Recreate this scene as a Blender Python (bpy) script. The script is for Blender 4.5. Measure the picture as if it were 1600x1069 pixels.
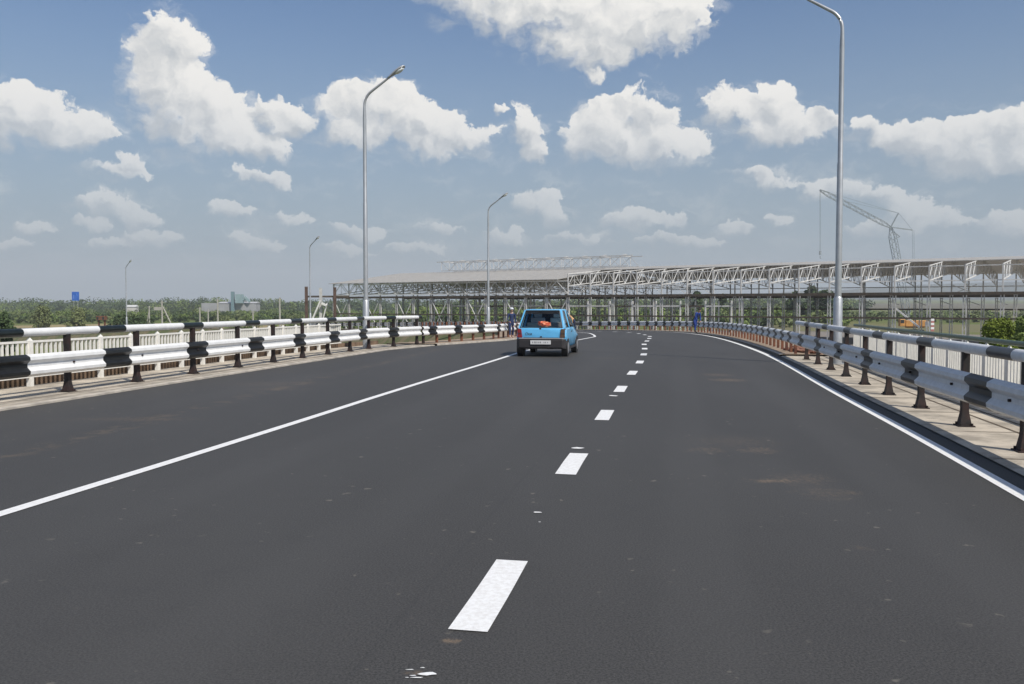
import bpy, bmesh, math, random
import numpy as np
from mathutils import Vector, Matrix
R = math.radians
for o in list(bpy.data.objects): bpy.data.objects.remove(o)
scene = bpy.context.scene
COL = scene.collection
F = 1350.0; CAMH = 1.6; HOR = 477.0
PITCH = math.atan((534.5 - HOR) / F)
# ------------------------------------------------------------------ camera
cam = bpy.data.cameras.new('camera'); cam_o = bpy.data.objects.new('camera', cam); COL.objects.link(cam_o)
cam.sensor_width = 36; cam.lens = 36 * F / 1600; cam.clip_end = 30000; cam.clip_start = .1
cam_o.location = (0, 0, CAMH); cam_o.rotation_euler = (R(90) - PITCH, 0, 0)
scene.camera = cam_o
scene.view_settings.view_transform = 'Standard'; scene.view_settings.look = 'None'
scene.view_settings.exposure = 0.3; scene.view_settings.gamma = 1
# ------------------------------------------------------------------ sun
SUN_EL = R(48.5); SUN_AZ = math.atan2(.64, -.77)          # azimuth clockwise from +Y
sd = Vector((math.sin(SUN_AZ) * math.cos(SUN_EL), math.cos(SUN_AZ) * math.cos(SUN_EL), math.sin(SUN_EL)))
sun = bpy.data.lights.new('sun', 'SUN'); sun.energy = 3.8; sun.angle = R(.5); sun.color = (1, .945, .86)
sun_o = bpy.data.objects.new('sun', sun); COL.objects.link(sun_o)
sun_o.rotation_euler = sd.to_track_quat('Z', 'Y').to_euler(); sun_o.location = (20, -10, 60)

# ------------------------------------------------------------------ pixel helpers (turn a place in the photo into a place on the ground)
SP, CP = math.sin(PITCH), math.cos(PITCH)
def ray(X, Y):
    a = (X - 800) / F; b = (534.5 - Y) / F
    return Vector((a, CP + b * SP, -SP + b * CP))
def at(X, Y, depth):
    d = ray(X, Y); k = depth / d.y
    return Vector((d.x * k, depth, CAMH + d.z * k))
KZ = .000232
def zr(y):
    if y <= 25: return 0.0
    if y <= 80: return -KZ * (y - 25) ** 2
    return max(-6.9, -KZ * 55 ** 2 - .0255 * (y - 80))
def gp(X, Y, h=0.0):
    d = ray(X, Y); y = 1.0
    while y < 400:
        z = CAMH + d.z / d.y * y
        if z <= zr(y) + h: return Vector((d.x / d.y * y, y, zr(y) + h))
        y += .02
    return at(X, Y, 400)
GROUND = -7.0

# ------------------------------------------------------------------ world : Nishita sky and procedural cumulus
world = bpy.data.worlds.new('World'); scene.world = world; world.use_nodes = True
wt = world.node_tree; wt.nodes.clear()
class NT:
    def __init__(s, t): s.t = t
    def n(s, typ, **kw):
        n = s.t.nodes.new(typ)
        for k, v in kw.items(): setattr(n, k, v)
        return n
    def put(s, sock, v):
        if v is None: return
        if isinstance(v, bpy.types.NodeSocket): s.t.links.new(v, sock)
        else: sock.default_value = v
    def m(s, op, a, b=None, c=None, clamp=False):
        n = s.n('ShaderNodeMath', operation=op, use_clamp=clamp)
        s.put(n.inputs[0], a); s.put(n.inputs[1], b); s.put(n.inputs[2], c)
        return n.outputs[0]
    def v(s, op, a, b=None, c=None):
        n = s.n('ShaderNodeVectorMath', operation=op)
        s.put(n.inputs[0], a); s.put(n.inputs[1], b); s.put(n.inputs[2], c)
        return n.outputs[1] if op in ('DOT_PRODUCT', 'LENGTH', 'DISTANCE') else n.outputs[0]
    def ss(s, x, lo, hi, a=0.0, b=1.0):
        n = s.n('ShaderNodeMapRange', interpolation_type='SMOOTHSTEP')
        s.put(n.inputs[0], x); s.put(n.inputs[1], lo); s.put(n.inputs[2], hi); s.put(n.inputs[3], a); s.put(n.inputs[4], b)
        return n.outputs[0]
    def noise(s, vec, scale, detail=6, rough=.55, dist=0.0):
        n = s.n('ShaderNodeTexNoise'); s.put(n.inputs['Vector'], vec); n.inputs['Scale'].default_value = scale
        n.inputs['Detail'].default_value = detail; n.inputs['Roughness'].default_value = rough; n.inputs['Distortion'].default_value = dist
        return n
    def mix(s, f, a, b):
        n = s.n('ShaderNodeMix', data_type='RGBA'); s.put(n.inputs[0], f)
        for sk, v in ((n.inputs[6], a), (n.inputs[7], b)):
            if isinstance(v, tuple) and len(v) == 3: v = v + (1,)
            s.put(sk, v)
        return n.outputs[2]

CLOUDS = [  # px x, px y, rx, ry, weight
 (10,172,60,46),(55,192,70,44),(115,205,62,34),(-30,185,60,44),(158,214,34,16),
 (262,55,44,42),(240,95,40,42),(284,78,34,38),(238,135,42,36),(300,152,62,46),(348,178,46,52),(268,182,50,38),(330,218,84,34),(395,228,60,24),(430,186,34,30),(466,190,30,28),
 (535,175,52,42),(582,160,58,38),(620,162,42,32),(640,192,64,40),(692,200,62,34),(738,216,48,22),(562,212,60,28),(668,230,60,24),
 (180,266,46,20),(204,250,24,20),(415,276,34,18),(374,273,22,14),
 (165,325,54,20),(215,346,36,14),(240,376,46,15),(140,352,30,10),(350,332,38,14),(450,340,42,14),(385,378,46,14),(170,385,42,11),(60,356,30,9),(20,376,30,9),(690,360,40,16),(785,372,36,18),(560,365,50,14),(545,390,60,10),(640,392,50,9),
 (870,18,175,62),(960,45,130,56),(1040,18,84,52),(900,82,90,36),(705,-6,64,22),(780,15,70,40),(930,118,20,12),
 (822,208,30,42),(832,244,26,20),(780,172,18,10),
 (1000,168,46,42),(952,186,52,40),(1032,192,46,42),(918,216,62,36),(980,230,96,40),(1062,236,52,34),
 (1130,170,46,34),(1190,180,62,46),(1210,162,34,34),(1240,206,56,30),(1180,216,62,22),(1290,185,30,22),
 (1350,202,34,20),(1400,226,42,24),(1452,222,52,28),(1502,222,62,36),(1562,225,72,42),(1590,198,52,32),(1540,256,86,20),(1650,220,80,50),
 (1205,286,46,20),(1175,272,26,12),(1290,296,42,16),(1340,302,50,16),(1420,325,40,26),(1445,342,62,18),(1395,312,26,18),(1490,356,42,11),
 (850,312,36,26),(872,340,32,25),(822,322,26,20),(1000,350,56,16),(1042,345,42,18),(970,344,32,15),(1150,356,42,13),(1210,340,22,11),(1370,358,62,12),(900,372,60,12),(1060,378,80,10),(1580,350,40,14)]
N = NT(wt)
tc = N.n('ShaderNodeTexCoord')
sep = N.n('ShaderNodeSeparateXYZ'); wt.links.new(tc.outputs['Generated'], sep.inputs[0])
hyp = N.m('SQRT', N.m('ADD', N.m('MULTIPLY', sep.outputs[0], sep.outputs[0]), N.m('MULTIPLY', sep.outputs[1], sep.outputs[1])))
az = N.m('ARCTAN2', sep.outputs[0], sep.outputs[1])
te = N.m('DIVIDE', sep.outputs[2], N.m('MAXIMUM', hyp, .02))
comb = N.n('ShaderNodeCombineXYZ'); wt.links.new(N.m('MULTIPLY', az, 13.5), comb.inputs[0]); wt.links.new(N.m('MULTIPLY', te, 13.5), comb.inputs[1])
P0 = comb.outputs[0]                                   # about one unit per hundred photo pixels
w1 = N.noise(P0, 1.5, 3, .5); w2 = N.noise(P0, 5.0, 4, .6)
warp = N.v('ADD', N.v('SCALE', N.v('SUBTRACT', w1.outputs['Color'], (.5, .5, .5))), N.v('SCALE', N.v('SUBTRACT', w2.outputs['Color'], (.5, .5, .5))))
warp_in = [n for n in wt.nodes if n.type == 'VECT_MATH' and n.operation == 'SCALE']
warp_in[0].inputs['Scale'].default_value = .50; warp_in[1].inputs['Scale'].default_value = .30
P = N.v('MULTIPLY', N.v('ADD', P0, warp), (1, 1, 0))
D = 0.0; H = 0.0                                        # D: how deep inside a cloud, H: how high in it
for c in CLOUDS:
    d = ray(c[0], c[1]); u = math.atan2(d.x, d.y) * 13.5; v = d.z / math.hypot(d.x, d.y) * 13.5
    ix, iy = 100 / (c[2] * 1.27), 100 / (c[3] * 1.27)
    q = N.v('MULTIPLY_ADD', P, (ix, iy, 0), (-u * ix, -v * iy, 0))
    w = N.m('SUBTRACT', 1.0, N.v('DOT_PRODUCT', q, q), clamp=True)
    ww = N.m('MULTIPLY', w, w)
    D = N.m('ADD', ww, D)
    H = N.m('MULTIPLY_ADD', ww, N.v('DOT_PRODUCT', q, (.55, 1, 0)), H)
Hn = N.m('DIVIDE', H, N.m('MAXIMUM', D, .02))          # where in its cloud a point lies: below 0 underside, above 0 sunlit top
f1 = N.noise(P, 2.5, 10, .6); f3 = N.noise(P, 1.15, 4, .5)
P2 = N.v('ADD', P, (-.10, -.13, 0)); f2 = N.noise(P2, 2.1, 6, .54); f4 = N.noise(P, 2.1, 6, .54)
dens = N.m('ADD', N.m('POWER', N.m('MAXIMUM', D, 0.0), .5), N.m('ADD', N.m('MULTIPLY', N.m('SUBTRACT', f1.outputs[0], .5), 2.2), N.m('MULTIPLY', N.m('SUBTRACT', f3.outputs[0], .5), 1.3)))
soft = N.ss(Hn, -.60, .30, .95, .20)                   # ragged soft bases, crisp tops
dens = N.m('ADD', dens, N.ss(te, .02, .17, .22, 0.0))
mask = N.ss(dens, .48, N.m("ADD", .48, soft))
mask = N.m('MULTIPLY', mask, N.ss(D, .002, .06))
# thin torn veils trailing from the cumulus and lying low over the skyline
fv = N.noise(N.v('MULTIPLY', P, (.75, 1.9, 1)), 1.5, 8, .66)
veil = N.m('MULTIPLY', N.ss(fv.outputs[0], .47, .72), N.m('ADD', N.m('MULTIPLY', N.ss(D, .0, .10), .42), N.m('MULTIPLY', N.m('MULTIPLY', N.ss(te, .0, .07), N.ss(te, .26, .10)), .40)))
mask = N.m('MAXIMUM', mask, veil)
relief = N.m('SUBTRACT', f4.outputs[0], f2.outputs[0])
thick = N.ss(dens, .35, 1.3)
shade = N.m('ADD', N.m('MULTIPLY', Hn, 1.05), N.m('MULTIPLY', relief, 1.9))
shade = N.ss(N.m('SUBTRACT', shade, N.m('MULTIPLY', thick, .15)), -.75, .36)
# broken cumulus round the rest of the sky (never in the photo, lights the place from behind)
fo = N.noise(N.v('MULTIPLY', P0, (.35, .5, 1)), 1.0, 7, .6)
om = N.m('MULTIPLY', N.ss(fo.outputs[0], .52, .66), N.ss(N.m('ABSOLUTE', az), .66, .9))
om = N.m('MULTIPLY', om, N.ss(te, .0, .08))
mask = N.m('MAXIMUM', mask, om)
lowfade = N.ss(te, .02, .26, .28, 1.0)                 # clouds near the skyline are seen through more air
mask = N.m('MULTIPLY', mask, lowfade)
ccol = N.mix(shade, (4.35, 4.6, 4.85), (7.7, 7.55, 7.25))
sky = N.n('ShaderNodeTexSky', sky_type='NISHITA', sun_disc=False)
sky.sun_elevation = SUN_EL; sky.sun_rotation = SUN_AZ; sky.altitude = 150; sky.air_density = 1.15; sky.dust_density = .5; sky.ozone_density = 1.6
air = N.m('POWER', N.ss(te, .42, -.02), 1.2)          # thick summer air over the skyline
skyc = N.mix(air, N.v('MULTIPLY', sky.outputs[0], (.52, .635, .775)), (2.50, 3.10, 3.62))
final = N.mix(mask, skyc, ccol)
bg = N.n('ShaderNodeBackground'); wt.links.new(final, bg.inputs[0]); bg.inputs[1].default_value = .1
wo = N.n('ShaderNodeOutputWorld'); wt.links.new(bg.outputs[0], wo.inputs[0])

# ------------------------------------------------------------------ materials
MATS = {}
def mat(name, col, rough=.6, metal=0.0, var=0.0, vscale=4.0, bump=0.0, bscale=40.0, col2=None, spec=None, coat=0.0):
    if name in MATS: return MATS[name]
    m = bpy.data.materials.new(name); m.use_nodes = True; MATS[name] = m
    t = m.node_tree; b = t.nodes['Principled BSDF']; n = NT(t)
    b.inputs['Roughness'].default_value = rough; b.inputs['Metallic'].default_value = metal
    if spec is not None: b.inputs['Specular IOR Level'].default_value = spec
    if coat: b.inputs['Coat Weight'].default_value = coat
    c2 = col2 or tuple(max(0, x * (1 - var)) for x in col)
    if var or col2:
        g = n.n('ShaderNodeNewGeometry')
        nz = n.noise(g.outputs['Position'], vscale, 6, .62)
        t.links.new(n.mix(n.ss(nz.outputs[0], .36, .64), col, c2), b.inputs['Base Color'])
    else: b.inputs['Base Color'].default_value = (*col, 1)
    if bump:
        g = n.n('ShaderNodeNewGeometry'); nz = n.noise(g.outputs['Position'], bscale, 4, .6)
        bp = n.n('ShaderNodeBump'); bp.inputs['Strength'].default_value = bump; bp.inputs['Distance'].default_value = .02
        t.links.new(nz.outputs[0], bp.inputs['Height']); t.links.new(bp.outputs[0], b.inputs['Normal'])
    return m
def leafmat(name, dark, light):
    m = bpy.data.materials.new(name); m.use_nodes = True; MATS[name] = m
    t = m.node_tree; b = t.nodes['Principled BSDF']; n = NT(t); b.inputs['Roughness'].default_value = .7; b.inputs['Specular IOR Level'].default_value = .2
    g = n.n('ShaderNodeNewGeometry'); oi = n.n('ShaderNodeObjectInfo')
    nz = n.noise(g.outputs['Position'], .07, 4, .7)
    f = n.m('ADD', n.m('MULTIPLY', g.outputs['Random Per Island'], .30), n.ss(nz.outputs[0], .35, .65, 0.0, .55))
    t.links.new(n.mix(f, dark, light), b.inputs['Base Color'])
    return m

# asphalt with grain, faint lengthwise paver bands and dusty stains lying at fixed places of the road
def asphalt():
    m = bpy.data.materials.new('asphalt'); m.use_nodes = True
    t = m.node_tree; b = t.nodes['Principled BSDF']; n = NT(t)
    g = n.n('ShaderNodeNewGeometry'); pos = g.outputs['Position']
    grain = n.noise(pos, 80, 4, .75); grain2 = n.noise(pos, 150, 2, .6); big = n.noise(n.v('MULTIPLY', pos, (1, .22, 1)), .45, 5, .6); mid = n.noise(pos, 3.0, 5, .65)
    c = n.mix(n.ss(grain.outputs[0], .36, .64), (.0255, .0245, .0232), (.0745, .0715, .0675))
    c = n.mix(n.m('MULTIPLY', n.ss(grain2.outputs[0], .62, .72), .6), c, (.19, .185, .18))
    c = n.mix(n.m('MULTIPLY', n.ss(big.outputs[0], .35, .7), .35), c, (.072, .070, .067))
    c = n.mix(n.m('MULTIPLY', n.ss(mid.outputs[0], .5, .75), .22), c, (.036, .035, .034))
    st = 0.0
    STAINS = [(1138,594,.42,.45,.8),(1120,586,.4,.5,.5),(1212,752,.28,.12,.9),(1185,704,.25,.25,.45),(1105,704,.25,.25,.35),(703,1002,.05,.035,1.0),(645,1052,.05,.03,.9),(430,600,1.0,.7,.25),(1255,748,.3,.3,.3),(1290,770,.25,.3,.3),(200,655,1.1,.25,.3),(430,608,.7,.3,.25),(1345,857,.08,.06,.3),(1330,770,.1,.1,.4),(1145,690,.6,.5,.2),(950,560,.8,.6,.15)]
    nz = n.noise(pos, 9.0, 8, .78); nzs = n.n('ShaderNodeMath', operation='SUBTRACT'); t.links.new(nz.outputs[0], nzs.inputs[0]); nzs.inputs[1].default_value = .5
    for (X, Y, rx, ry, k) in STAINS:
        p = gp(X, Y)
        q = n.v('MULTIPLY_ADD', pos, (1 / (rx * 1.6), 1 / (ry * 1.6), 0), (-p.x / (rx * 1.6), -p.y / (ry * 1.6), 0))
        a = n.m('SUBTRACT', 1.0, n.v('LENGTH', q))
        a = n.m('ADD', a, n.m('MULTIPLY', nzs.outputs[0], 3.0))
        st = n.m('MAXIMUM', st, n.m('MULTIPLY', n.m('MULTIPLY', n.ss(a, .25, .95), k), n.ss(n.v('LENGTH', q), 1.5, .9)))
    gr = n.noise(n.v('MULTIPLY', pos, (1, .5, 1)), 26, 4, .7)
    st = n.m('MULTIPLY', st, n.ss(gr.outputs[0], .40, .60, .15, 1.25))
    c = n.mix(n.m('MULTIPLY', st, .70), c, (.19, .14, .095))
    dd = n.v('DOT_PRODUCT', n.v('ADD', pos, (5.5, -8.0, 0)), (.993, -.118, 0))
    dust = n.m('MULTIPLY', n.ss(n.m('ABSOLUTE', n.m('ADD', dd, n.m('MULTIPLY', nzs.outputs[0], .5))), .35, .0), n.ss(mid.outputs[0], .48, .62))
    c = n.mix(n.m('MULTIPLY', dust, .35), c, (.17, .13, .09))
    for off_, wd, k_, cc in ((-2.75, .36, .14, (.085, .083, .08)), (-1.05, .36, .14, (.085, .083, .08)), (-6.9, .38, .12, (.085, .083, .08)), (-5.1, .38, .12, (.085, .083, .08)), (-4.28, .02, .16, (.03, .03, .03)), (-10.9, .5, .10, (.09, .086, .08))):
        px, py = 4.93 - .982 * -off_ * 1.0, 10.4 + .187 * -off_
        dd = n.v('DOT_PRODUCT', n.v('ADD', pos, (-px, -py, 0)), (.982, -.187, 0))
        wob = n.m('MULTIPLY', n.m('SUBTRACT', big.outputs[0], .5), .5 if wd > .1 else .06)
        tk = n.m('MULTIPLY', n.ss(n.m('ABSOLUTE', n.m('ADD', dd, wob)), wd, wd * .35), n.ss(n.v('DOT_PRODUCT', pos, (0, 1, 0)), 34, 20))
        c = n.mix(n.m('MULTIPLY', tk, k_), c, cc)
    sp = n.noise(pos, 9.0, 2, .5); sp2 = n.noise(pos, 1.1, 3, .6)
    c = n.mix(n.m('MULTIPLY', n.m('MULTIPLY', n.ss(sp.outputs[0], .67, .73), n.ss(sp2.outputs[0], .48, .60)), .6), c, (.2, .18, .15))
    t.links.new(c, b.inputs['Base Color']); b.inputs['Roughness'].default_value = .70; b.inputs['Specular IOR Level'].default_value = .38
    bp = n.n('ShaderNodeBump'); bp.inputs['Strength'].default_value = .18; bp.inputs['Distance'].default_value = .004
    t.links.new(grain.outputs[0], bp.inputs['Height']); t.links.new(bp.outputs[0], b.inputs['Normal'])
    return m
def rustmat(name, a, b_, sc=5): return mat(name, a, .75, 0, 0, sc, .2, 60, col2=b_)
ASPH = asphalt()
WPAINT = mat('road_paint', (.80, .80, .79), .75, vscale=30, bump=.25, bscale=70, col2=(.70, .69, .67))
RAILW = mat('white_paint', (.78, .78, .77), .45, var=.10, vscale=6)
RAILG = mat('grey_rail_paint', (.66, .67, .68), .5, .0, var=.12, vscale=7)  # greyer copy of the white rail paint, for the right guardrail
RAILB = mat('black_paint', (.017, .018, .019), .42, var=.4, vscale=9)
TUBEB = mat('black_tube_paint', (.014, .019, .017), .3, var=.3, vscale=8)
POSTM = rustmat('dark_post', (.011, .010, .010), (.030, .014, .012), 6)
POSTR = rustmat('rusty_post', (.20, .075, .035), (.10, .035, .022), 5)
CONC = mat('concrete', (.52, .455, .365), .9, var=.42, vscale=1.9, bump=.3, bscale=30)
CONCL = mat('concrete_kerb', (.50, .45, .385), .9, var=.3, vscale=3, bump=.25, bscale=40)
BITU_SHADE = mat('bitumen_shade_seam', (.010, .010, .012), .42, var=.4, vscale=8)  # bitumen-black seam, painted dark along the right guardrail's shadow band
GREENR = mat('green_rail_paint', (.085, .13, .085), .45, var=.25, vscale=8)
PICK = mat('picket_paint', (.80, .78, .73), .6, var=.10, vscale=10)
GALV = mat('galvanised_steel', (.47, .48, .49), .42, .55, var=.12, vscale=3)
STEEL = mat('grey_steel_primer', (.60, .59, .57), .6, .1, var=.25, vscale=1.0)
STEELW = mat('pale_steel_primer', (.76, .75, .72), .6, .0, var=.2, vscale=1.0)
GIRT = rustmat('brown_primer', (.055, .045, .034), (.09, .065, .045), 2)
ROOFM = mat('roof_sheet', (.37, .355, .33), .85, .0, var=.12, vscale=.6)
SOIL = mat('soil', (.22, .15, .105), .95, var=.4, vscale=1.2, bump=.5, bscale=6)
GLASS = None
LEAF_A = leafmat('leaves_mid', (.085, .13, .032), (.21, .265, .08))
LEAF_B = leafmat('leaves_bright', (.075, .115, .012), (.24, .28, .045))
LEAF_C = leafmat('leaves_dark', (.038, .062, .026), (.09, .13, .052))
LEAF_D = leafmat('leaves_grey_green', (.10, .13, .05), (.19, .215, .09))
BARK = mat('bark', (.09, .065, .045), .9, var=.3)

# ------------------------------------------------------------------ mesh builder
class MB:
    def __init__(s): s.v = []; s.f = []; s.m = []
    def add(s, vs, fs, mi=0):
        b = len(s.v); s.v += [tuple(p) for p in vs]; s.f += [tuple(b + i for i in f) for f in fs]; s.m += [mi] * len(fs); return s
    def box(s, c, sz, mi=0, rz=0.0):
        hx, hy, hz = sz[0] / 2, sz[1] / 2, sz[2] / 2; co, si = math.cos(rz), math.sin(rz)
        vs = []
        for z in (-hz, hz):
            for (x, y) in ((-hx, -hy), (hx, -hy), (hx, hy), (-hx, hy)):
                vs.append((c[0] + x * co - y * si, c[1] + x * si + y * co, c[2] + z))
        return s.add(vs, [(3, 2, 1, 0), (4, 5, 6, 7), (0, 1, 5, 4), (1, 2, 6, 5), (2, 3, 7, 6), (3, 0, 4, 7)], mi)
    def bar(s, a, b, w, h=None, mi=0, up=Vector((0, 0, 1))):
        a, b = Vector(a), Vector(b); h = h or w; d = (b - a).normalized()
        if abs(d.dot(up)) > .99: up = Vector((0, 1, 0))
        x = d.cross(up).normalized(); y = x.cross(d)
        vs = []
        for p in (a, b):
            for (i, j) in ((-1, -1), (1, -1), (1, 1), (-1, 1)): vs.append(p + x * i * w / 2 + y * j * h / 2)
        return s.add(vs, [(0, 1, 2, 3), (7, 6, 5, 4), (4, 5, 1, 0), (5, 6, 2, 1), (6, 7, 3, 2), (7, 4, 0, 3)], mi)
    def tube(s, pts, r, n=10, mi=0, cap=True, mis=None):
        pts = [Vector(p) for p in pts]; rs = r if isinstance(r, (list, tuple)) else [r] * len(pts)
        rings = []; prev = None
        for i, p in enumerate(pts):
            d = (pts[min(i + 1, len(pts) - 1)] - pts[max(i - 1, 0)]).normalized()
            ref = Vector((0, 0, 1)) if abs(d.z) < .9 else Vector((0, 1, 0))
            x = d.cross(ref).normalized(); y = x.cross(d)
            rings.append([p + (x * math.cos(2 * math.pi * k / n) + y * math.sin(2 * math.pi * k / n)) * rs[i] for k in range(n)])
        b = len(s.v)
        for rg in rings: s.v += [tuple(q) for q in rg]
        for i in range(len(pts) - 1):
            for k in range(n):
                k2 = (k + 1) % n
                s.f.append((b + i * n + k, b + i * n + k2, b + (i + 1) * n + k2, b + (i + 1) * n + k)); s.m.append(mis[i] if mis else mi)
        if cap:
            s.f.append(tuple(b + k for k in range(n))[::-1]); s.m.append(mis[0] if mis else mi)
            s.f.append(tuple(b + (len(pts) - 1) * n + k for k in range(n))); s.m.append(mis[-1] if mis else mi)
        return s
    def loft(s, rings, mi=0, closed=True, caps=True, mis=None):
        n = len(rings[0]); b = len(s.v)
        for rg in rings: s.v += [tuple(q) for q in rg]
        for i in range(len(rings) - 1):
            for k in range(n if closed else n - 1):
                k2 = (k + 1) % n
                s.f.append((b + i * n + k, b + i * n + k2, b + (i + 1) * n + k2, b + (i + 1) * n + k)); s.m.append(mis[i] if mis else mi)
        if caps:
            s.f.append(tuple(b + k for k in range(n))[::-1]); s.m.append(mi)
            s.f.append(tuple(b + (len(rings) - 1) * n + k for k in range(n))); s.m.append(mi)
        return s
    def build(s, name, mats, parent=None, smooth=False, bevel=0.0, loc=None):
        me = bpy.data.meshes.new(name); me.from_pydata(s.v, [], s.f)
        if not isinstance(mats, (list, tuple)): mats = [mats]
        for m in mats: me.materials.append(m)
        me.polygons.foreach_set('material_index', s.m)
        bm = bmesh.new(); bm.from_mesh(me); bmesh.ops.recalc_face_normals(bm, faces=bm.faces); bm.to_mesh(me); bm.free()
        if smooth: me.shade_smooth() if smooth is True else me.shade_smooth()
        me.update()
        o = bpy.data.objects.new(name, me); COL.objects.link(o)
        if parent is not None: o.parent = parent
        if loc is not None: o.location = loc
        if bevel:
            bv = o.modifiers.new('bevel', 'BEVEL'); bv.width = bevel; bv.segments = 2; bv.limit_method = 'ANGLE'; bv.angle_limit = R(40)
        if smooth == 'angle':
            me.set_sharp_from_angle(angle=R(38))
        return o
def tag(o, label=None, cat=None, group=None, kind=None):
    if label: o['label'] = label
    if cat: o['category'] = cat
    if group: o['group'] = group
    if kind: o['kind'] = kind
    return o
def empty(name, loc, rz=0.0):
    o = bpy.data.objects.new(name, None); COL.objects.link(o); o.location = loc; o.rotation_euler = (0, 0, rz); o.empty_display_size = .3
    return o
def copy_tree(o, parent=None):
    c = o.copy(); COL.objects.link(c); c.parent = parent
    for ch in [x for x in COL.objects if x.parent == o]: copy_tree(ch, c)
    return c

# ------------------------------------------------------------------ the road's lines, along a reference curve (the right white edge line)
REF = [(1.0,-10),(1.95,-5),(3.27,2),(4.3,7.25),(4.93,10.4),(6.0,16.2),(7.25,22.5),(8.45,29.2),(9.75,38),(10.75,46),(11.3,53),(11.35,60),(9.9,68.5),(6.0,78.5),(-.8,91),(-13,110),(-33,134),(-57,160),(-90,197),(-127,239),(-200,322)]
def catmull(pts, step=.25):
    P = [np.array(p, float) for p in pts]; P = [2 * P[0] - P[1]] + P + [2 * P[-1] - P[-2]]; out = []
    for i in range(1, len(P) - 2):
        n = max(4, int(np.linalg.norm(P[i + 1] - P[i]) / .2))
        for k in range(n):
            t = k / n; a, b, c, d = P[i - 1], P[i], P[i + 1], P[i + 2]
            out.append(.5 * (2 * b + (c - a) * t + (2 * a - 5 * b + 4 * c - d) * t * t + (3 * b - a - 3 * c + d) * t ** 3))
    out.append(P[-2]); out = np.array(out)
    s = np.concatenate([[0], np.cumsum(np.linalg.norm(np.diff(out, axis=0), axis=1))])
    S = np.arange(0, s[-1], step)
    return S, np.stack([np.interp(S, s, out[:, 0]), np.interp(S, s, out[:, 1])], 1)
S, RP = catmull(REF)
for _ in range(6): RP[4:-4] = sum(RP[4 + k:len(RP) - 4 + k] for k in range(-4, 5)) / 9
T = np.gradient(RP, axis=0); T /= np.linalg.norm(T, axis=1)[:, None]
NR = np.stack([T[:, 1], -T[:, 0]], 1)                   # to the right of travel
def s_of_y(y): return float(np.interp(y, RP[:, 1], S))
def off(S_, tab):                                       # an offset that varies along the road, given by y
    y = np.interp(S_, S, RP[:, 1]); return np.interp(y, [t[0] for t in tab], [t[1] for t in tab])
O_DASH = [(-10,-3.83),(4,-3.84),(8,-3.90),(36,-3.92),(47,-3.3),(56,-3.3),(70,-3.9),(400,-3.9)]
O_LEFT = [(-10,-7.9),(7,-7.93),(13,-8.02),(28,-8.1),(34,-7.7),(46,-6.3),(56,-6.4),(72,-8.0),(400,-8.0)]
O_LBAR = [(-10,-13.6),(16,-13.65),(24,-13.75),(29,-13.7),(33,-12.9),(39,-10.9),(46,-10.2),(60,-11.2),(80,-13),(400,-13)]
O_RKERB = [(-10,.30),(400,.30)]
O_RBAR = [(-10,.80),(12,.80),(25,.80),(40,.9),(400,.95)]
def line(tab, y0, y1, step=.5, extra=0.0):
    ss = np.arange(s_of_y(y0), s_of_y(y1), step)
    o = off(ss, tab) + extra
    x = np.interp(ss, S, RP[:, 0]) + np.interp(ss, S, NR[:, 0]) * o; y = np.interp(ss, S, RP[:, 1]) + np.interp(ss, S, NR[:, 1]) * o
    return [Vector((a, b, zr(b))) for a, b in zip(x, y)], ss
def ribbon(mb, A, B, za=0.0, zb=None, mi=0):
    zb = za if zb is None else zb; b = len(mb.v)
    for p, q in zip(A, B): mb.v += [(p.x, p.y, p.z + za), (q.x, q.y, q.z + zb)]
    for i in range(len(A) - 1): mb.f.append((b + 2 * i, b + 2 * i + 1, b + 2 * i + 3, b + 2 * i + 2)); mb.m.append(mi)
Y0, Y1 = -9, 318
# road sheet, several columns wide
rd = MB(); tab_l = [(y, o + .72) for y, o in O_LBAR]
lk, _ = line(tab_l, Y0, Y1); rk, _ = line(O_RKERB, Y0, Y1)
cols = [[a.lerp(b, t) for a, b in zip(lk, rk)] for t in (0, .2, .4, .6, .8, 1)]
for c in cols:
    for p in c: p.z = zr(p.y)
for a, b in zip(cols, cols[1:]): ribbon(rd, a, b)
road = rd.build('road', ASPH); tag(road, kind='structure')
def painted(name, tab, y0, y1, w, parent):
    mb = MB(); a, ss = line(tab, y0, y1, .25, -w / 2); b, _ = line(tab, y0, y1, .25, w / 2); ribbon(mb, a, b, .006)
    return mb.build(name, WPAINT, parent)
painted('edge_line', [(-10, 0), (400, 0)], Y0, Y1, .15, road)
painted('edge_line', O_LEFT, Y0, Y1, .13, road)
k = 0
s0 = s_of_y(3.58) - .14
while s0 + k * 3.97 < s_of_y(240):
    sa = s0 + (k - 3) * 3.97
    if k == 2: k += 1; continue
    mb = MB(); ss = np.linspace(sa, sa + 1.18, 6); L = []; Rr = []
    for s_ in ss:
        for w, lst in ((-.1, L), (.1, Rr)):
            o = float(off(np.array([s_]), O_DASH)[0]) + w
            p = [np.interp(s_, S, RP[:, j]) + np.interp(s_, S, NR[:, j]) * o for j in (0, 1)]
            lst.append(Vector((p[0], p[1], zr(p[1]))))
    ribbon(mb, L, Rr, .006); mb.build('lane_dash', WPAINT, road); k += 1
rng = random.Random(4)
def splat(X, Y, rx, ry, n=11, jag=.35):
    p = gp(X, Y); mb = MB(); vs = []
    for i in range(n):
        a = 2 * math.pi * i / n; r = 1 + rng.uniform(-jag, jag); vs.append((p.x + math.cos(a) * rx * r, p.y + math.sin(a) * ry * r, p.z + .006))
    mb.add(vs, [tuple(range(n))]); return mb
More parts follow.
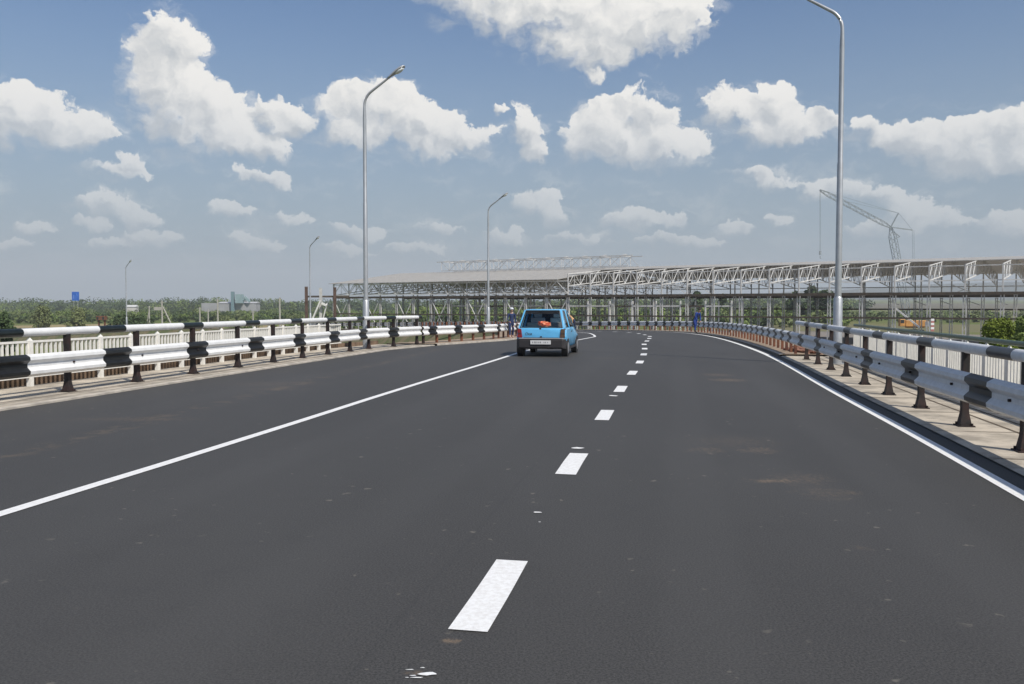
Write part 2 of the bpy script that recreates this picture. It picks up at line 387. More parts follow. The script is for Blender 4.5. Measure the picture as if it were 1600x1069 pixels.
for (X, Y, rx, ry) in ((670,1056,.04,.018),(841,802,.03,.02),(843,817,.008,.008),(903,701,.06,.05),(640,1050,.02,.004),(652,1063,.03,.005),(660,1048,.012,.004),(645,1058,.012,.004),(636,1062,.008,.004),(958,619,.1,.08)):
    splat(X, Y, rx, ry).build('paint_splash', WPAINT, road)
# kerbs, footway strips, bridge deck
def strip(name, tab_in, tab_out, y0, y1, z0, z1, mats, face=None, kind='structure', lip=.09):
    mb = MB(); a, _ = line(tab_in, y0, y1); a2, _ = line(tab_in, y0, y1, .5, lip if tab_out[0][1] > tab_in[0][1] else -lip); b, _ = line(tab_out, y0, y1)
    ribbon(mb, a, a, -.05, z1, 1); ribbon(mb, a, a2, z1, z1 + .012, 2); ribbon(mb, a2, b, z1 + .012, z1 + .012, 0); ribbon(mb, b, b, z1 + .012, z0, 0)
    return tag(mb.build(name, mats), kind=kind)
YB_R = 27.0; YB_L = 33.0
tl = [(y, o - 2.0) for y, o in O_LBAR]; tr = [(y, o + 2.0) for y, o in O_RBAR]
strip('footway', O_RKERB, tr, Y0, YB_R, -1.1, .018, [CONC, BITU_SHADE, CONC], lip=.05)
strip('footway', tab_l, tl, Y0, YB_L, -1.1, .03, [CONC, CONCL, CONCL])
SHOULD = mat('sandy_shoulder', (.36, .27, .19), .95, var=.35, vscale=2.2, bump=.4, bscale=12)
strip('verge', O_RKERB, [(y, o + 1.6) for y, o in O_RBAR], YB_R, Y1, -1.0, .06, [SHOULD, BITU_SHADE, CONCL])
strip('verge', tab_l, [(y, o - 1.4) for y, o in O_LBAR], YB_L, Y1, -1.0, .06, [SHOULD, CONCL, CONCL])
mb = MB()
for tab, y1 in (([(y, o - 1.62) for y, o in O_LBAR], YB_L), ([(y, o + 1.62) for y, o in O_RBAR], YB_R)):
    a, _ = line(tab, Y0, y1); b, _ = line([(y, o + (.12 if tab[0][1] > 0 else -.12)) for y, o in tab], Y0, y1); ribbon(mb, a, a, 0, .19); ribbon(mb, a, b, .19, .19); ribbon(mb, b, b, .19, -.2)
tag(mb.build('bridge_edge_kerb', mat('dirty_edge', (.20, .135, .09), .95, var=.5, vscale=3)), kind='structure')
# kerb lines of the left footway: joints
mb = MB()
for ex, w, m_ in ((.30, .02, 0), (.52, .05, 1), (.18, .03, 0)):
    a, _ = line(O_LBAR, Y0, YB_L, .5, ex - w / 2); b, _ = line(O_LBAR, Y0, YB_L, .5, ex + w / 2); ribbon(mb, a, b, .047, mi=m_)
tag(mb.build('footway_joint', [mat('dirt_joint', (.15, .115, .08), .95, var=.4), mat('pale_joint', (.46, .41, .35), .9, var=.2)]), kind='structure')
mb = MB()
for s_ in np.arange(s_of_y(1), s_of_y(YB_R), 2.0):
    y = np.interp(s_, S, RP[:, 1]); a = []
    for o in (.26, 2.9): a.append([np.interp(s_, S, RP[:, j]) + np.interp(s_, S, NR[:, j]) * o for j in (0, 1)])
    t = np.array([np.interp(s_, S, T[:, 0]), np.interp(s_, S, T[:, 1])]) * .012
    mb.add([(a[0][0] - t[0], a[0][1] - t[1], zr(y) + .035), (a[1][0] - t[0], a[1][1] - t[1], zr(y) + .035), (a[1][0] + t[0], a[1][1] + t[1], zr(y) + .035), (a[0][0] + t[0], a[0][1] + t[1], zr(y) + .035)], [(0, 1, 2, 3)])
for ex in (.45, .75, 1.0):
    a, _ = line(O_RBAR, Y0, YB_R, .5, ex - .018); b, _ = line(O_RBAR, Y0, YB_R, .5, ex + .018); ribbon(mb, a, b, .035)
tag(mb.build('footway_joint', MATS['dirt_joint']), kind='structure')
mb = MB(); a, _ = line(tl, Y0, YB_L, 1.0, .02); b, _ = line(tr, Y0, YB_L, 1.0, -.02); ribbon(mb, a, b, -1.1); tag(mb.build('bridge_deck', CONC), kind='structure')
mb = MB()
for tab, sgn, y0 in (([(y, o + 1.6) for y, o in O_RBAR], 1, 26.5), ([(y, o - 1.4) for y, o in O_LBAR], -1, 32.5)):
    a, ss = line(tab, y0, Y1, 1.0); b, _ = line(tab, y0, Y1, 1.0, sgn * .6)
    for p, q, s_ in zip(a, b, ss):
        h = max(.1, p.z - .9 - GROUND); nx = np.interp(s_, S, NR[:, 0]) * sgn; ny = np.interp(s_, S, NR[:, 1]) * sgn
        q.x = p.x + nx * h * 1.4; q.y = p.y + ny * h * 1.4; q.z = GROUND - .3
    ribbon(mb, a, b, -.02 + 0, 0)
tag(mb.build('embankment', mat('rough_grass_bank', (.10, .12, .04), .95, vscale=.5, col2=(.20, .16, .09), bump=.5, bscale=4)), kind='structure')

# ------------------------------------------------------------------ guard rails
BEAM = [(0,.66),(.018,.652),(.075,.625),(.082,.585),(.02,.535),(.02,.485),(.082,.435),(.075,.395),(.018,.365),(0,.358)]
BEAM = [(x, .37 + (z - .358) * 1.25) for x, z in BEAM]
BEAM = BEAM + [(x - .006, z) for x, z in BEAM[::-1]]
def guardrail(name, tab, side, y0, y1, yt0, yt1, zb, label, phase, beam_mats, post_mat, period=3.0, black=.78, step=2.0, plate=True, tubemats=None, rusty_from=None, caps=False, ztube=1.03, pph=0.0, tph=0.0, gap=.10):
    root = empty(name, (0, 0, 0)); tag(root, label, 'guardrail')
    sA, sB = s_of_y(y0), s_of_y(y1)
    def pt(s_, ex):
        o = float(off(np.array([s_]), tab)[0]) + ex
        x = np.interp(s_, S, RP[:, 0]) + np.interp(s_, S, NR[:, 0]) * o; y = np.interp(s_, S, RP[:, 1]) + np.interp(s_, S, NR[:, 1]) * o
        return Vector((x, y, zr(y)))
    def spans(a, b, tp=0.0):
        ks = [a]; kinds = []; ph = phase + tp
        k = math.floor((a - ph) / period) - 1; marks = []
        while ph + k * period < b + period:
            marks += [(ph + k * period, 1), (ph + k * period + black, 0)]; k += 1
        cur = 0
        for m_, kd in marks:
            if m_ <= a: cur = kd
        pos = a
        for m_, kd in [m for m in marks if a < m[0] < b] + [(b, 0)]:
            n = max(1, int((m_ - pos) / .6 + .5))
            for i in range(n): ks.append(pos + (m_ - pos) * (i + 1) / n); kinds.append(cur)
            pos = m_; cur = kd
        return ks, kinds
    ks, kinds = spans(sA, sB); mb = MB()
    rings = []
    for s_ in ks:
        p = pt(s_, 0); n2 = (pt(s_, side * -1.0) - p); n2.z = 0; n2.normalize()
        rings.append([p + n2 * (gap + dx) + Vector((0, 0, zb + z)) for dx, z in BEAM])
    # reversed winding is recalculated in build
    mb.loft(rings, 0, True, True, kinds)
    mb.build('rail_beam', beam_mats, root, smooth='angle')
    if yt1 is not None:
        ks, kinds = spans(s_of_y(yt0) + .3, s_of_y(yt1) + .3, tph); kinds2 = kinds
        mb = MB(); mb.tube([pt(s_, 0) + Vector((0, 0, zb + ztube)) for s_ in ks], .07, 14, mis=kinds2)
        mb.build('handrail_tube', tubemats, root, smooth='angle')
    s_ = math.ceil(sA / step) * step + pph
    while s_ < sB:
        p = pt(s_, 0); q = pt(s_ + .3, 0); a = math.atan2(q.y - p.y, q.x - p.x); y = p.y
        tall = yt1 is not None and yt0 <= np.interp(s_, S, RP[:, 1]) <= yt1
        h = ztube - .03 if tall else .70
        mb = MB(); co, si = math.cos(a), math.sin(a)
        def L(x, yy, z): return (p.x + x * co - yy * si, p.y + x * si + yy * co, p.z + zb + z)
        sy = side                                              # the road lies on -side of travel, local y is left of travel
        w, d_ = .10, .08                                       # channel post with flared foot
        prof = [(0, .075, .07), (.06, .072, .065), (.17, .055, .045), (.22, w / 2, d_ / 2), (h, w / 2, d_ / 2)] if plate else [(-.3, w / 2, d_ / 2), (h, w / 2, d_ / 2)]
        mb.loft([[L(-hx, -hy, z), L(hx, -hy, z), L(hx, hy, z), L(-hx, hy, z)] for z, hx, hy in prof])
        if plate: mb.box((p.x, p.y, p.z + zb + .0125), (.24, .20, .025), 0, a)
        rusty = rusty_from is not None and rusty_from < y < 78
        po = mb.build('post', POSTR if rusty else (post_mat if y < 78 else GALV), root)
        if rusty: po['label'] = 'rusty brown post'
        mb = MB(); mb.box(L(0, sy * .07, .56), (.09, .06, .16), 0, a); mb.build('spacer_block', POSTR if rusty else post_mat, po)
        if plate and y < 22:
            mb = MB(); c0 = L(0, sy * (gap + .012), .557); c1 = L(0, sy * (gap + .05), .557); mb.tube([c0, c1], .017, 8); mb.build('beam_bolt', POSTM, po)
            for bx, by in ((-.09, -.07), (.09, -.07), (.09, .07), (-.09, .07)):
                mb = MB(); c = L(bx, by, 0); mb.tube([(c[0], c[1], c[2] + .02), (c[0], c[1], c[2] + .055)], .014, 6); mb.build('anchor_bolt', POSTM, po)
        s_ += step if y < 78 else 2.0
    return root
sL = 0.0
guardrail('guardrail', O_LBAR, -1, 2.0, YB_L - .2, 2.0, YB_L - .2, .03, 'brightly lit white and black striped bridge guardrail with handrail, left of the road', s_of_y(17.3) + 2.0, [RAILW, RAILB], POSTM, period=2.75, tubemats=[RAILW, TUBEB], ztube=1.11, pph=-.53)
guardrail('guardrail', O_LBAR, -1, YB_L, 112, 0, None, .02, 'low white guardrail without handrail on brown posts, curving on beyond the left lamp post', s_of_y(33.4), [RAILW, RAILB], POSTM, period=2.0, black=.6, plate=False, rusty_from=36, step=1.0)
guardrail('guardrail', O_RBAR, 1, 1.0, YB_R - .2, 1.0, YB_R - .2, .02, 'grey shaded bridge guardrail with black stripes and tube handrail, right of the road', s_of_y(9.65) + .3, [RAILG, RAILB], POSTM, period=3.0, tubemats=[RAILG, mat('grey_black_tube', (.035, .036, .042), .4, var=.3, vscale=6)], pph=-.27, tph=-.3, gap=.13)
guardrail('guardrail', O_RBAR, 1, YB_R, 116, 0, None, .02, 'low grey guardrail on rusty posts sweeping round the far outside of the bend', s_of_y(27.4), [mat('weathered_white_paint', (.68, .69, .70), .5, var=.12, vscale=7), RAILB], POSTR, period=1.7, black=.6, plate=False, rusty_from=0, step=1.0)

# ------------------------------------------------------------------ footway railings
def railing(tab, ex, y0, y1, zb, label, ph, dp=.085):
    root = empty('railing', (0, 0, 0)); tag(root, label, 'railing')
    sA, sB = s_of_y(y0), s_of_y(y1)
    def pt(s_, z):
        o = float(off(np.array([s_]), tab)[0]) + ex
        x = np.interp(s_, S, RP[:, 0]) + np.interp(s_, S, NR[:, 0]) * o; y = np.interp(s_, S, RP[:, 1]) + np.interp(s_, S, NR[:, 1]) * o
        return Vector((x, y, zr(y) + zb + z))
    ks = list(np.arange(sA, sB, .5))
    mb = MB(); mb.tube([pt(s_, .99) for s_ in ks], .042, 10); mb.build('top_rail', GREENR, root, smooth='angle')
    step = 1.0; s_ = sA
    pk_step = .125
    while s_ + 2 < sB + .01:
        a, b = pt(s_, 0), pt(s_ + 2, 0); ang = math.atan2(b.y - a.y, b.x - a.x)
        mb = MB()
        d = (b - a) / 2
        mb.bar(a + Vector((0, 0, .20)) + d * .06, b + Vector((0, 0, .20)) - d * .06, .07, .055); mb.bar(a + Vector((0, 0, .86)) + d * .06, b + Vector((0, 0, .86)) - d * .06, .06, .04)
        t = pk_step / 2
        while t < 2:
            c = pt(s_ + t, .53); mb.box(c, (.034, dp, .62), 0, ang)
            t += pk_step
        mb.build('picket_panel', PICK, root)
        for e in (0, 1):
            c = pt(s_ + e, 0); mb = MB(); mb.box((c.x, c.y, c.z + .44), (.09, .09, .88), 0, ang)
            co, si = math.cos(ang), math.sin(ang); hw = .045
            base = [(c.x + x * co - y * si, c.y + x * si + y * co, c.z + .88) for x, y in ((-hw, -hw), (hw, -hw), (hw, hw), (-hw, hw))]
            mb.add(base + [(c.x, c.y, c.z + .955)], [(0, 1, 4), (1, 2, 4), (2, 3, 4), (3, 0, 4)])
            mb.build('post', PICK, root)
        s_ += 2
    return root
railing(O_LBAR, -1.42, 4, YB_L - 1.5, .04, 'white picket railing of the left footway behind the striped guardrail', 0, .04)
railing(O_RBAR, 1.4, 2, YB_R - 1, .03, 'white picket railing with a green top rail behind the right guardrail', 0)

# ------------------------------------------------------------------ lamp posts
LAMPC = mat('lamp_housing', (.40, .41, .42), .4, .3); LAMPG = mat('lamp_glass', (.82, .84, .85), .12, 0, spec=.8)
def lamp(loc, rz, label):
    root = empty('street_lamp', loc, rz); tag(root, label, 'street lamp', 'tall curved street lamps along the road')
    mb = MB(); mb.tube([(0, 0, 0), (0, 0, .03)], .22, 12); mb.build('base_plate', GALV, root)
    mb = MB(); mb.tube([(0, 0, .02), (0, 0, 1.75), (0, 0, 1.80)], [.125, .115, .085], 16); mb.tube([(0, 0, 1.78), (0, 0, 5.3), (0, 0, 5.33), (0, 0, 8.38)], [.085, .077, .068, .062], 14)
    mb.build('pole', GALV, root, smooth='angle')
    mb = MB(); mb.box((0.11, 0, .75), (.03, .10, .34)); mb.build('access_door', GALV, root)
    mb = MB(); pts = [(0, 0, 8.38)]
    for i in range(9):
        a = i / 8 * R(56); pts.append((.62 * (1 - math.cos(a)), 0, 8.80 + .62 * math.sin(a)))
    e = pts[-1]; pts.append((e[0] + .86 * math.sin(R(56)), 0, e[2] + .86 * math.cos(R(56))))
    mb.tube(pts, [.062] + [.046] * 9 + [.035], 12); mb.build('arm', GALV, root, smooth='angle')
    e = pts[-1]; dx, dz = math.sin(R(58)), math.cos(R(58))
    # cobra head : lofted housing
    mb = MB(); rings = []
    for t, w, h in ((-.12, .045, .045), (0, .06, .055), (.14, .10, .075), (.32, .15, .09), (.50, .15, .085), (.62, .10, .06), (.66, .03, .02)):
        c = Vector((e[0] + dx * t, 0, e[2] + dz * t)); ring = []
        for q in range(12):
            a = 2 * math.pi * q / 12; ring.append((c.x - dz * h * math.sin(a) * (1 if math.sin(a) > 0 else .35), w * math.cos(a), c.z + dx * h * math.sin(a) * (1 if math.sin(a) > 0 else .35)))
        rings.append(ring)
    hd = MB().loft(rings).build('lamp_head', LAMPC, root, smooth=True)
    rings = []
    for t, w, h in ((.22, .03, .01), (.28, .11, .06), (.42, .125, .075), (.54, .09, .05), (.58, .02, .01)):
        c = Vector((e[0] + dx * t + dz * .03, 0, e[2] + dz * t - dx * .03)); ring = []
        for q in range(12):
            a = 2 * math.pi * q / 12; ring.append((c.x - dz * h * math.sin(a) * .8, w * math.cos(a), c.z + dx * h * math.sin(a) * .8))
        rings.append(ring)
    MB().loft(rings).build('lamp_glass', LAMPG, hd, smooth=True)
    return root
def on_line(tab, extra, X):
    a, ss = line(tab, 8, 60, .1, extra)
    return min(a, key=lambda p: abs(800 + F * p.x / p.y - X))
pL = on_line(O_LBAR, -.34, 571.5)
lamp0 = lamp((pL.x, pL.y, pL.z), R(-12), 'tall street lamp rising behind the striped left guardrail, left of the blue car')
def lamp_at(loc, rz, label, parent=None):
    o = copy_tree(lamp0); o.location = loc; o.rotation_euler = (0, 0, rz); o['label'] = label; return o
pr = at(1305, 560, 23.0); lamp_at((pr.x + .05, 23.0, .03), R(152), 'nearest street lamp, thick pole behind the right guardrail, its head out of view')
lamp_at((at(763, 400, 64).x, 64, zr(64)), R(-20), 'street lamp rising just behind the blue car, in front of the steel hall roof')
lamp_at((at(484, 400, 95).x, 95, zr(95)), R(-35), 'distant street lamp standing left of the unfinished brown steel posts')
lamp_at((at(196, 400, 128).x, 128, zr(128)), R(-35), 'far street lamp above the left fields, right of the blue road sign')
lamp_at((at(-8, 400, 165).x, 165, zr(165)), R(-35), 'farthest street lamp, only its head showing at the left edge')

# ------------------------------------------------------------------ blue hatchback seen from behind
def carmat():
    m = mat('sky_blue_car_paint', (.125, .47, .79), .30, 0.0, var=.08, vscale=3, coat=.5); return m
CARB = carmat(); CARP = mat('dark_bumper_plastic', (.035, .032, .034), .6, var=.2); RUB = mat('tyre_rubber', (.016, .016, .017), .8); RIM = mat('wheel_rim', (.42, .42, .43), .4, .6)
INTR = mat('car_interior', (.24, .235, .23), .85); SEATM = mat('seat_cloth', (.55, .54, .52), .9); REDL = mat('red_lamp_lens', (.22, .018, .02), .2); DKL = mat('smoky_lamp_lens', (.10, .06, .035), .2)
GREYT = mat('grey_trim', (.33, .33, .33), .5)
gm = bpy.data.materials.new('car_glass'); gm.use_nodes = True; t_ = gm.node_tree; n_ = NT(t_); t_.nodes.remove(t_.nodes['Principled BSDF'])
tr_ = n_.n('ShaderNodeBsdfTransparent'); tr_.inputs[0].default_value = (.88, .89, .87, 1); gl_ = n_.n('ShaderNodeBsdfGlossy'); gl_.inputs['Roughness'].default_value = .03
fr_ = n_.n('ShaderNodeFresnel'); fr_.inputs[0].default_value = 1.33; mx_ = n_.n('ShaderNodeMixShader'); t_.links.new(fr_.outputs[0], mx_.inputs[0]); t_.links.new(tr_.outputs[0], mx_.inputs[1]); t_.links.new(gl_.outputs[0], mx_.inputs[2]); t_.links.new(mx_.outputs[0], t_.nodes['Material Output'].inputs[0])
GLASS = gm
def car():
    p = gp(848, 558); rz = -math.atan2(.19, .98)
    root = empty('hatchback', (p.x - .05, p.y + .1, p.z), rz); root.scale = (1.12, 1.08, 1.04); tag(root, 'small sky blue hatchback driving away along the left white line', 'car')
    def ring(y, zlo, zmid, zhi, wlo, wmid, whi, r=.06):
        h = [(0, zlo), (wlo - r, zlo), (wlo, zlo + r), (wmid, zmid), (wmid, zmid + .04), (whi + .012, zhi - r), (whi - r * .8, zhi), (0, zhi)]
        return [(x, y, z) for x, z in h] + [(-x, y, z) for x, z in h[-2:0:-1]]
    # lower shell from rear (y=0) to nose (y=3.2)
    st = [(0.0,.42,.60,.83,.60,.655,.62),(.03,.36,.58,.86,.64,.69,.655),(.12,.30,.56,.87,.66,.705,.67),(.40,.24,.55,.875,.67,.71,.675),(.95,.22,.55,.875,.67,.71,.675),(1.6,.22,.55,.87,.67,.71,.675),(2.15,.22,.55,.86,.67,.71,.67),(2.45,.22,.55,.84,.66,.705,.65),(2.9,.24,.54,.77,.64,.69,.61),(3.12,.28,.52,.70,.60,.66,.56),(3.2,.34,.50,.62,.55,.60,.50)]
    mb = MB(); mb.loft([ring(y, *a) for y, *a in st])
    # roof and pillars
    zt = 1.42
    Rr = [(-.50, .34), (.50, .34), (.535, 1.25), (.50, 1.62), (-.50, 1.62), (-.535, 1.25)]
    rf = MB()
    for zz, k in ((zt - .05, 1.0), (zt - .015, .985), (zt, .90)): rf.v += [(x * k, .98 + (y - .98) * k, zz + .0) for x, y in Rr]
    n6 = 6
    for i in (0, 1):
        for q in range(n6): rf.f.append((i * n6 + q, i * n6 + (q + 1) % n6, (i + 1) * n6 + (q + 1) % n6, (i + 1) * n6 + q)); rf.m.append(0)
    rf.f += [tuple(range(6))[::-1], tuple(range(12, 18))]; rf.m += [0, 0]
    bl = .855
    for sx in (-1, 1):
        mb.loft([[(sx * .655, .05, bl), (sx * .56, .05, bl), (sx * .60, .30, bl), (sx * .665, .34, bl)], [(sx * .53, .335, zt - .03), (sx * .445, .335, zt - .03), (sx * .48, .40, zt - .03), (sx * .525, .50, zt - .03)]])      # C pillar
        mb.loft([[(sx * .672, 1.02, bl), (sx * .632, 1.02, bl), (sx * .632, 1.10, bl), (sx * .672, 1.10, bl)], [(sx * .540, 1.05, zt - .03), (sx * .50, 1.05, zt - .03), (sx * .50, 1.12, zt - .03), (sx * .540, 1.12, zt - .03)]])   # B pillar
        mb.loft([[(sx * .665, 2.18, bl), (sx * .625, 2.18, bl), (sx * .615, 2.27, bl), (sx * .655, 2.27, bl)], [(sx * .515, 1.54, zt - .03), (sx * .475, 1.54, zt - .03), (sx * .465, 1.61, zt - .03), (sx * .505, 1.61, zt - .03)]])   # A pillar
    body = mb.build('body', CARB, root, bevel=.012, smooth='angle')
    rf.build('roof', CARB, root, bevel=.01, smooth='angle')
    mb = MB(); mb.loft([[(-.47, .30, zt - .035), (.47, .30, zt - .035), (.46, .42, zt - .02), (-.46, .42, zt - .02)], [(-.47, .29, zt - .06), (.47, .29, zt - .06), (.46, .42, zt - .06), (-.46, .42, zt - .06)]]); mb.build('roof_edge', mat('dark_hatch_edge', (.02, .02, .022), .5), root)
    # panes
    def pane(name, q, th=(0, -.004, 0)):
        a = [Vector(v) for v in q]; b = [v + Vector(th) for v in a]
        mb = MB(); mb.loft([a, b]); return mb.build(name, GLASS, root)
    pane('rear_window', [(-.575, .045, bl + .005), (.575, .045, bl + .005), (.455, .325, zt - .05), (-.455, .325, zt - .05)])
    fr = MB()                                                        # black gasket round the rear window
    q = [Vector(v) for v in [(-.59, .038, bl), (.59, .038, bl), (.468, .322, zt - .045), (-.468, .322, zt - .045)]]
    for i in range(4): fr.bar(q[i], q[(i + 1) % 4], .026, .02)
    fr.bar(q[2] + Vector((0, -.01, -.045)), q[3] + Vector((0, -.01, -.045)), .02, .10)
    fr.build('window_gasket', CARP, root)
    for sx in (-1, 1):
        pane('side_window', [(sx * .655, .36, bl + .01), (sx * .66, 1.01, bl + .01), (sx * .532, 1.04, zt - .05), (sx * .525, .52, zt - .05)], (-sx * .004, 0, 0))
        pane('side_window', [(sx * .660, 1.11, bl + .01), (sx * .652, 2.15, bl + .01), (sx * .510, 1.54, zt - .05), (sx * .532, 1.13, zt - .05)], (-sx * .004, 0, 0))
    pane('windscreen', [(-.62, 2.24, bl + .01), (.62, 2.24, bl + .01), (.47, 1.60, zt - .05), (-.47, 1.60, zt - .05)])
    # rear details
    mb = MB()
    for sx, m_ in ((-1, REDL), (1, DKL)):
        l = MB(); l.loft([[(sx * .525, -.03, .575), (sx * .665, -.022, .575), (sx * .66, -.012, .835), (sx * .555, -.022, .835)], [(sx * .525, .08, .575), (sx * .70, .14, .575), (sx * .675, .14, .835), (sx * .555, .08, .835)]]); o = l.build('tail_lamp', m_, root, bevel=.008)
        h = MB(); h.box((sx * .605, -.027, .70), (.115, .012, .012)); h.build('lens_divider', CARP, o)
    mb = MB(); mb.loft([[(-.70, .20, z0) if 0 else (-.69, .34, z0), (-.685, .02, z0), (-.60, -.075 + e, z0), (.60, -.075 + e, z0), (.685, .02, z0), (.69, .34, z0), (.60, .30, z0), (-.60, .30, z0)] for z0, e in ((.24, .05), (.28, .01), (.50, -.005), (.535, .02))]); bmp = mb.build('rear_bumper', CARP, root, bevel=.01)
    mb = MB(); mb.loft([[(-.64, .0, z), (-.60, -.085, z), (.60, -.085, z), (.64, .0, z), (.58, .02, z), (-.58, .02, z)] for z in (.538, .562)]); mb.build('bumper_strip', GREYT, bmp)
    mb = MB(); mb.loft([[(-.66, 2.85, z), (-.64, 3.16, z), (-.5, 3.27, z), (.5, 3.27, z), (.64, 3.16, z), (.66, 2.85, z)] for z in (.30, .50)]); mb.build('front_bumper', CARP, root, bevel=.01)
    mb = MB(); mb.box((-.0, -.092, .435), (.57, .014, .12)); pl = mb.build('number_plate', mat('number_plate_white', (.62, .62, .62), .45), root, bevel=.004)
    mb = MB()
    for x, w, h in ((-.215, .028, .045), (-.165, .022, .058), (-.13, .022, .058), (-.095, .022, .058), (-.045, .03, .045), (0.0, .03, .045), (.10, .022, .04), (.14, .022, .04), (.20, .03, .018)): mb.box((x, -.101, .435), (w * .55, .003, h))
    mb.build('plate_characters', mat('plate_black', (.05, .05, .055), .5), pl)
    mb = MB(); mb.box((0, -.055, .515), (.50, .05, .03)); mb.build('plate_lamp_hood', CARP, bmp)
    # badge, lock, wiper, hatch seam
    cu = bpy.data.curves.new('badge_text', 'FONT'); cu.body = '\u041e\u043a\u0430'; cu.size = .11; cu.extrude = .002; cu.align_x = 'CENTER'; cu.shear = .25
    to = bpy.data.objects.new('badge_tmp', cu); COL.objects.link(to); dg = bpy.context.evaluated_depsgraph_get(); me = bpy.data.meshes.new_from_object(to.evaluated_get(dg)); bpy.data.objects.remove(to)
    bo = bpy.data.objects.new('badge', me); COL.objects.link(bo); me.materials.clear(); me.materials.append(MATS['plate_black']); bo.parent = root; bo.location = (-.36, -.004, .645); bo.rotation_euler = (R(90), 0, 0)
    mb = MB(); mb.bar((-.02, .03, .86), (.12, .075, .93), .02, .02); mb.box((-.02, .02, .84), (.05, .04, .05)); mb.build('rear_wiper', CARP, root)
    mb = MB(); mb.box((0, -.012, .60), (.05, .02, .03)); mb.build('hatch_handle', CARP, root)
    mb = MB(); mb.bar((-.49, -.002, .572), (.49, -.002, .572), .012, .01); mb.build('hatch_seam', CARP, root)
    for sx in (-1, 1):
        mb = MB(); mb.box((sx * .715, 1.20, .74), (.02, .13, .03)); d = mb.build('door_handle', CARP, root, bevel=.005)
        mb = MB(); mb.tube([(sx * .65, 2.06, .90), (sx * .72, 2.04, .93)], .014, 8); mb.box((sx * .77, 2.03, .95), (.13, .05, .10)); mb.build('side_mirror', CARP, root, bevel=.01)
        mb = MB()
        for a, b in (((1.06, .30), (1.06, .84)), ((2.10, .30), (2.16, .84)), ((1.06, .30), (2.10, .30))): mb.bar((sx * .7125, a[0], a[1]), (sx * .7125 if b[1] < .7 else sx * .682, b[0], b[1]), .006, .008)
        mb.build('door_seam', MATS['dark_hatch_edge'], root)
        mb = MB(); mb.box((sx * .70, 1.55, .25), (.03, 1.6, .08)); mb.build('sill', CARP, root, bevel=.01)
        for y in (.42, 2.62):
            mb = MB(); mb.tube([(sx * .56, y, .262), (sx * .565, y, .262), (sx * .705, y, .262), (sx * .712, y, .262)], [.235, .258, .258, .24], 26); wh = mb.build('wheel', RUB, root, smooth='angle')
            mb = MB(); mb.tube([(sx * .70, y, .262), (sx * .716, y, .262), (sx * .722, y, .262)], [.165, .165, .13], 22); mb.build('rim', RIM, wh, smooth='angle')
            mb = MB(); mb.tube([(sx * .55, y, .268), (sx * .7075, y, .268)], .295, 26); mb.build('wheel_arch', MATS['dark_hatch_edge'], root, smooth='angle')
    mb = MB(); mb.tube([(.22, -.06, .27), (.22, .35, .27)], .022, 8); mb.box((.22, .42, .27), (.16, .35, .10)); mb.build('exhaust', CARP, root)
    mb = MB(); mb.box((0, 1.3, .30), (1.12, 2.3, .12)); mb.build('underbody', MATS['dark_hatch_edge'], root)
    # cabin
    mb = MB(); mb.box((0, 1.1, .862), (1.20, 2.1, .015)); mb.build('cabin_floor', INTR, root)
    for sx in (-1, 1):
        mb = MB(); mb.box((sx * .28, 1.28, 1.0), (.40, .12, .30)); mb.box((sx * .28, 1.27, 1.22), (.22, .09, .13)); mb.build('seat', SEATM, root, bevel=.03)
    mb = MB(); mb.box((0, .62, .94), (.98, .10, .16)); mb.build('rear_seat', INTR, root, bevel=.03)
    # the red bag on the parcel shelf is a thing of its own
    bm = bmesh.new(); bmesh.ops.create_icosphere(bm, subdivisions=3, radius=1)
    for v in bm.verts:
        c = v.co; k = 1 + .18 * math.sin(c.x * 7 + 1) * math.cos(c.y * 6) + .12 * math.sin(c.z * 9 + c.x * 4)
        v.co = Vector((c.x * .19 * k, c.y * .10 * k, max(-.075, c.z * .10 * k + (.03 if c.x < -.3 * 1 else 0))))
    me = bpy.data.meshes.new('cloth_bag'); bm.to_mesh(me); bm.free(); me.shade_smooth(); me.materials.append(mat('red_orange_cloth', (.85, .12, .06), .8, var=.35, vscale=12, col2=(.9, .42, .25)))
    o = bpy.data.objects.new('cloth_bag', me); COL.objects.link(o); Mx = Matrix.Translation(root.location) @ Matrix.Rotation(rz, 4, 'Z') @ Matrix.Diagonal((1.12, 1.08, 1.04, 1))
    o.location = Mx @ Vector((.06, .20, .955)); o.rotation_euler = (0, 0, rz); tag(o, 'crumpled red orange cloth bag behind the rear window of the blue car', 'bag')
    return root
car()

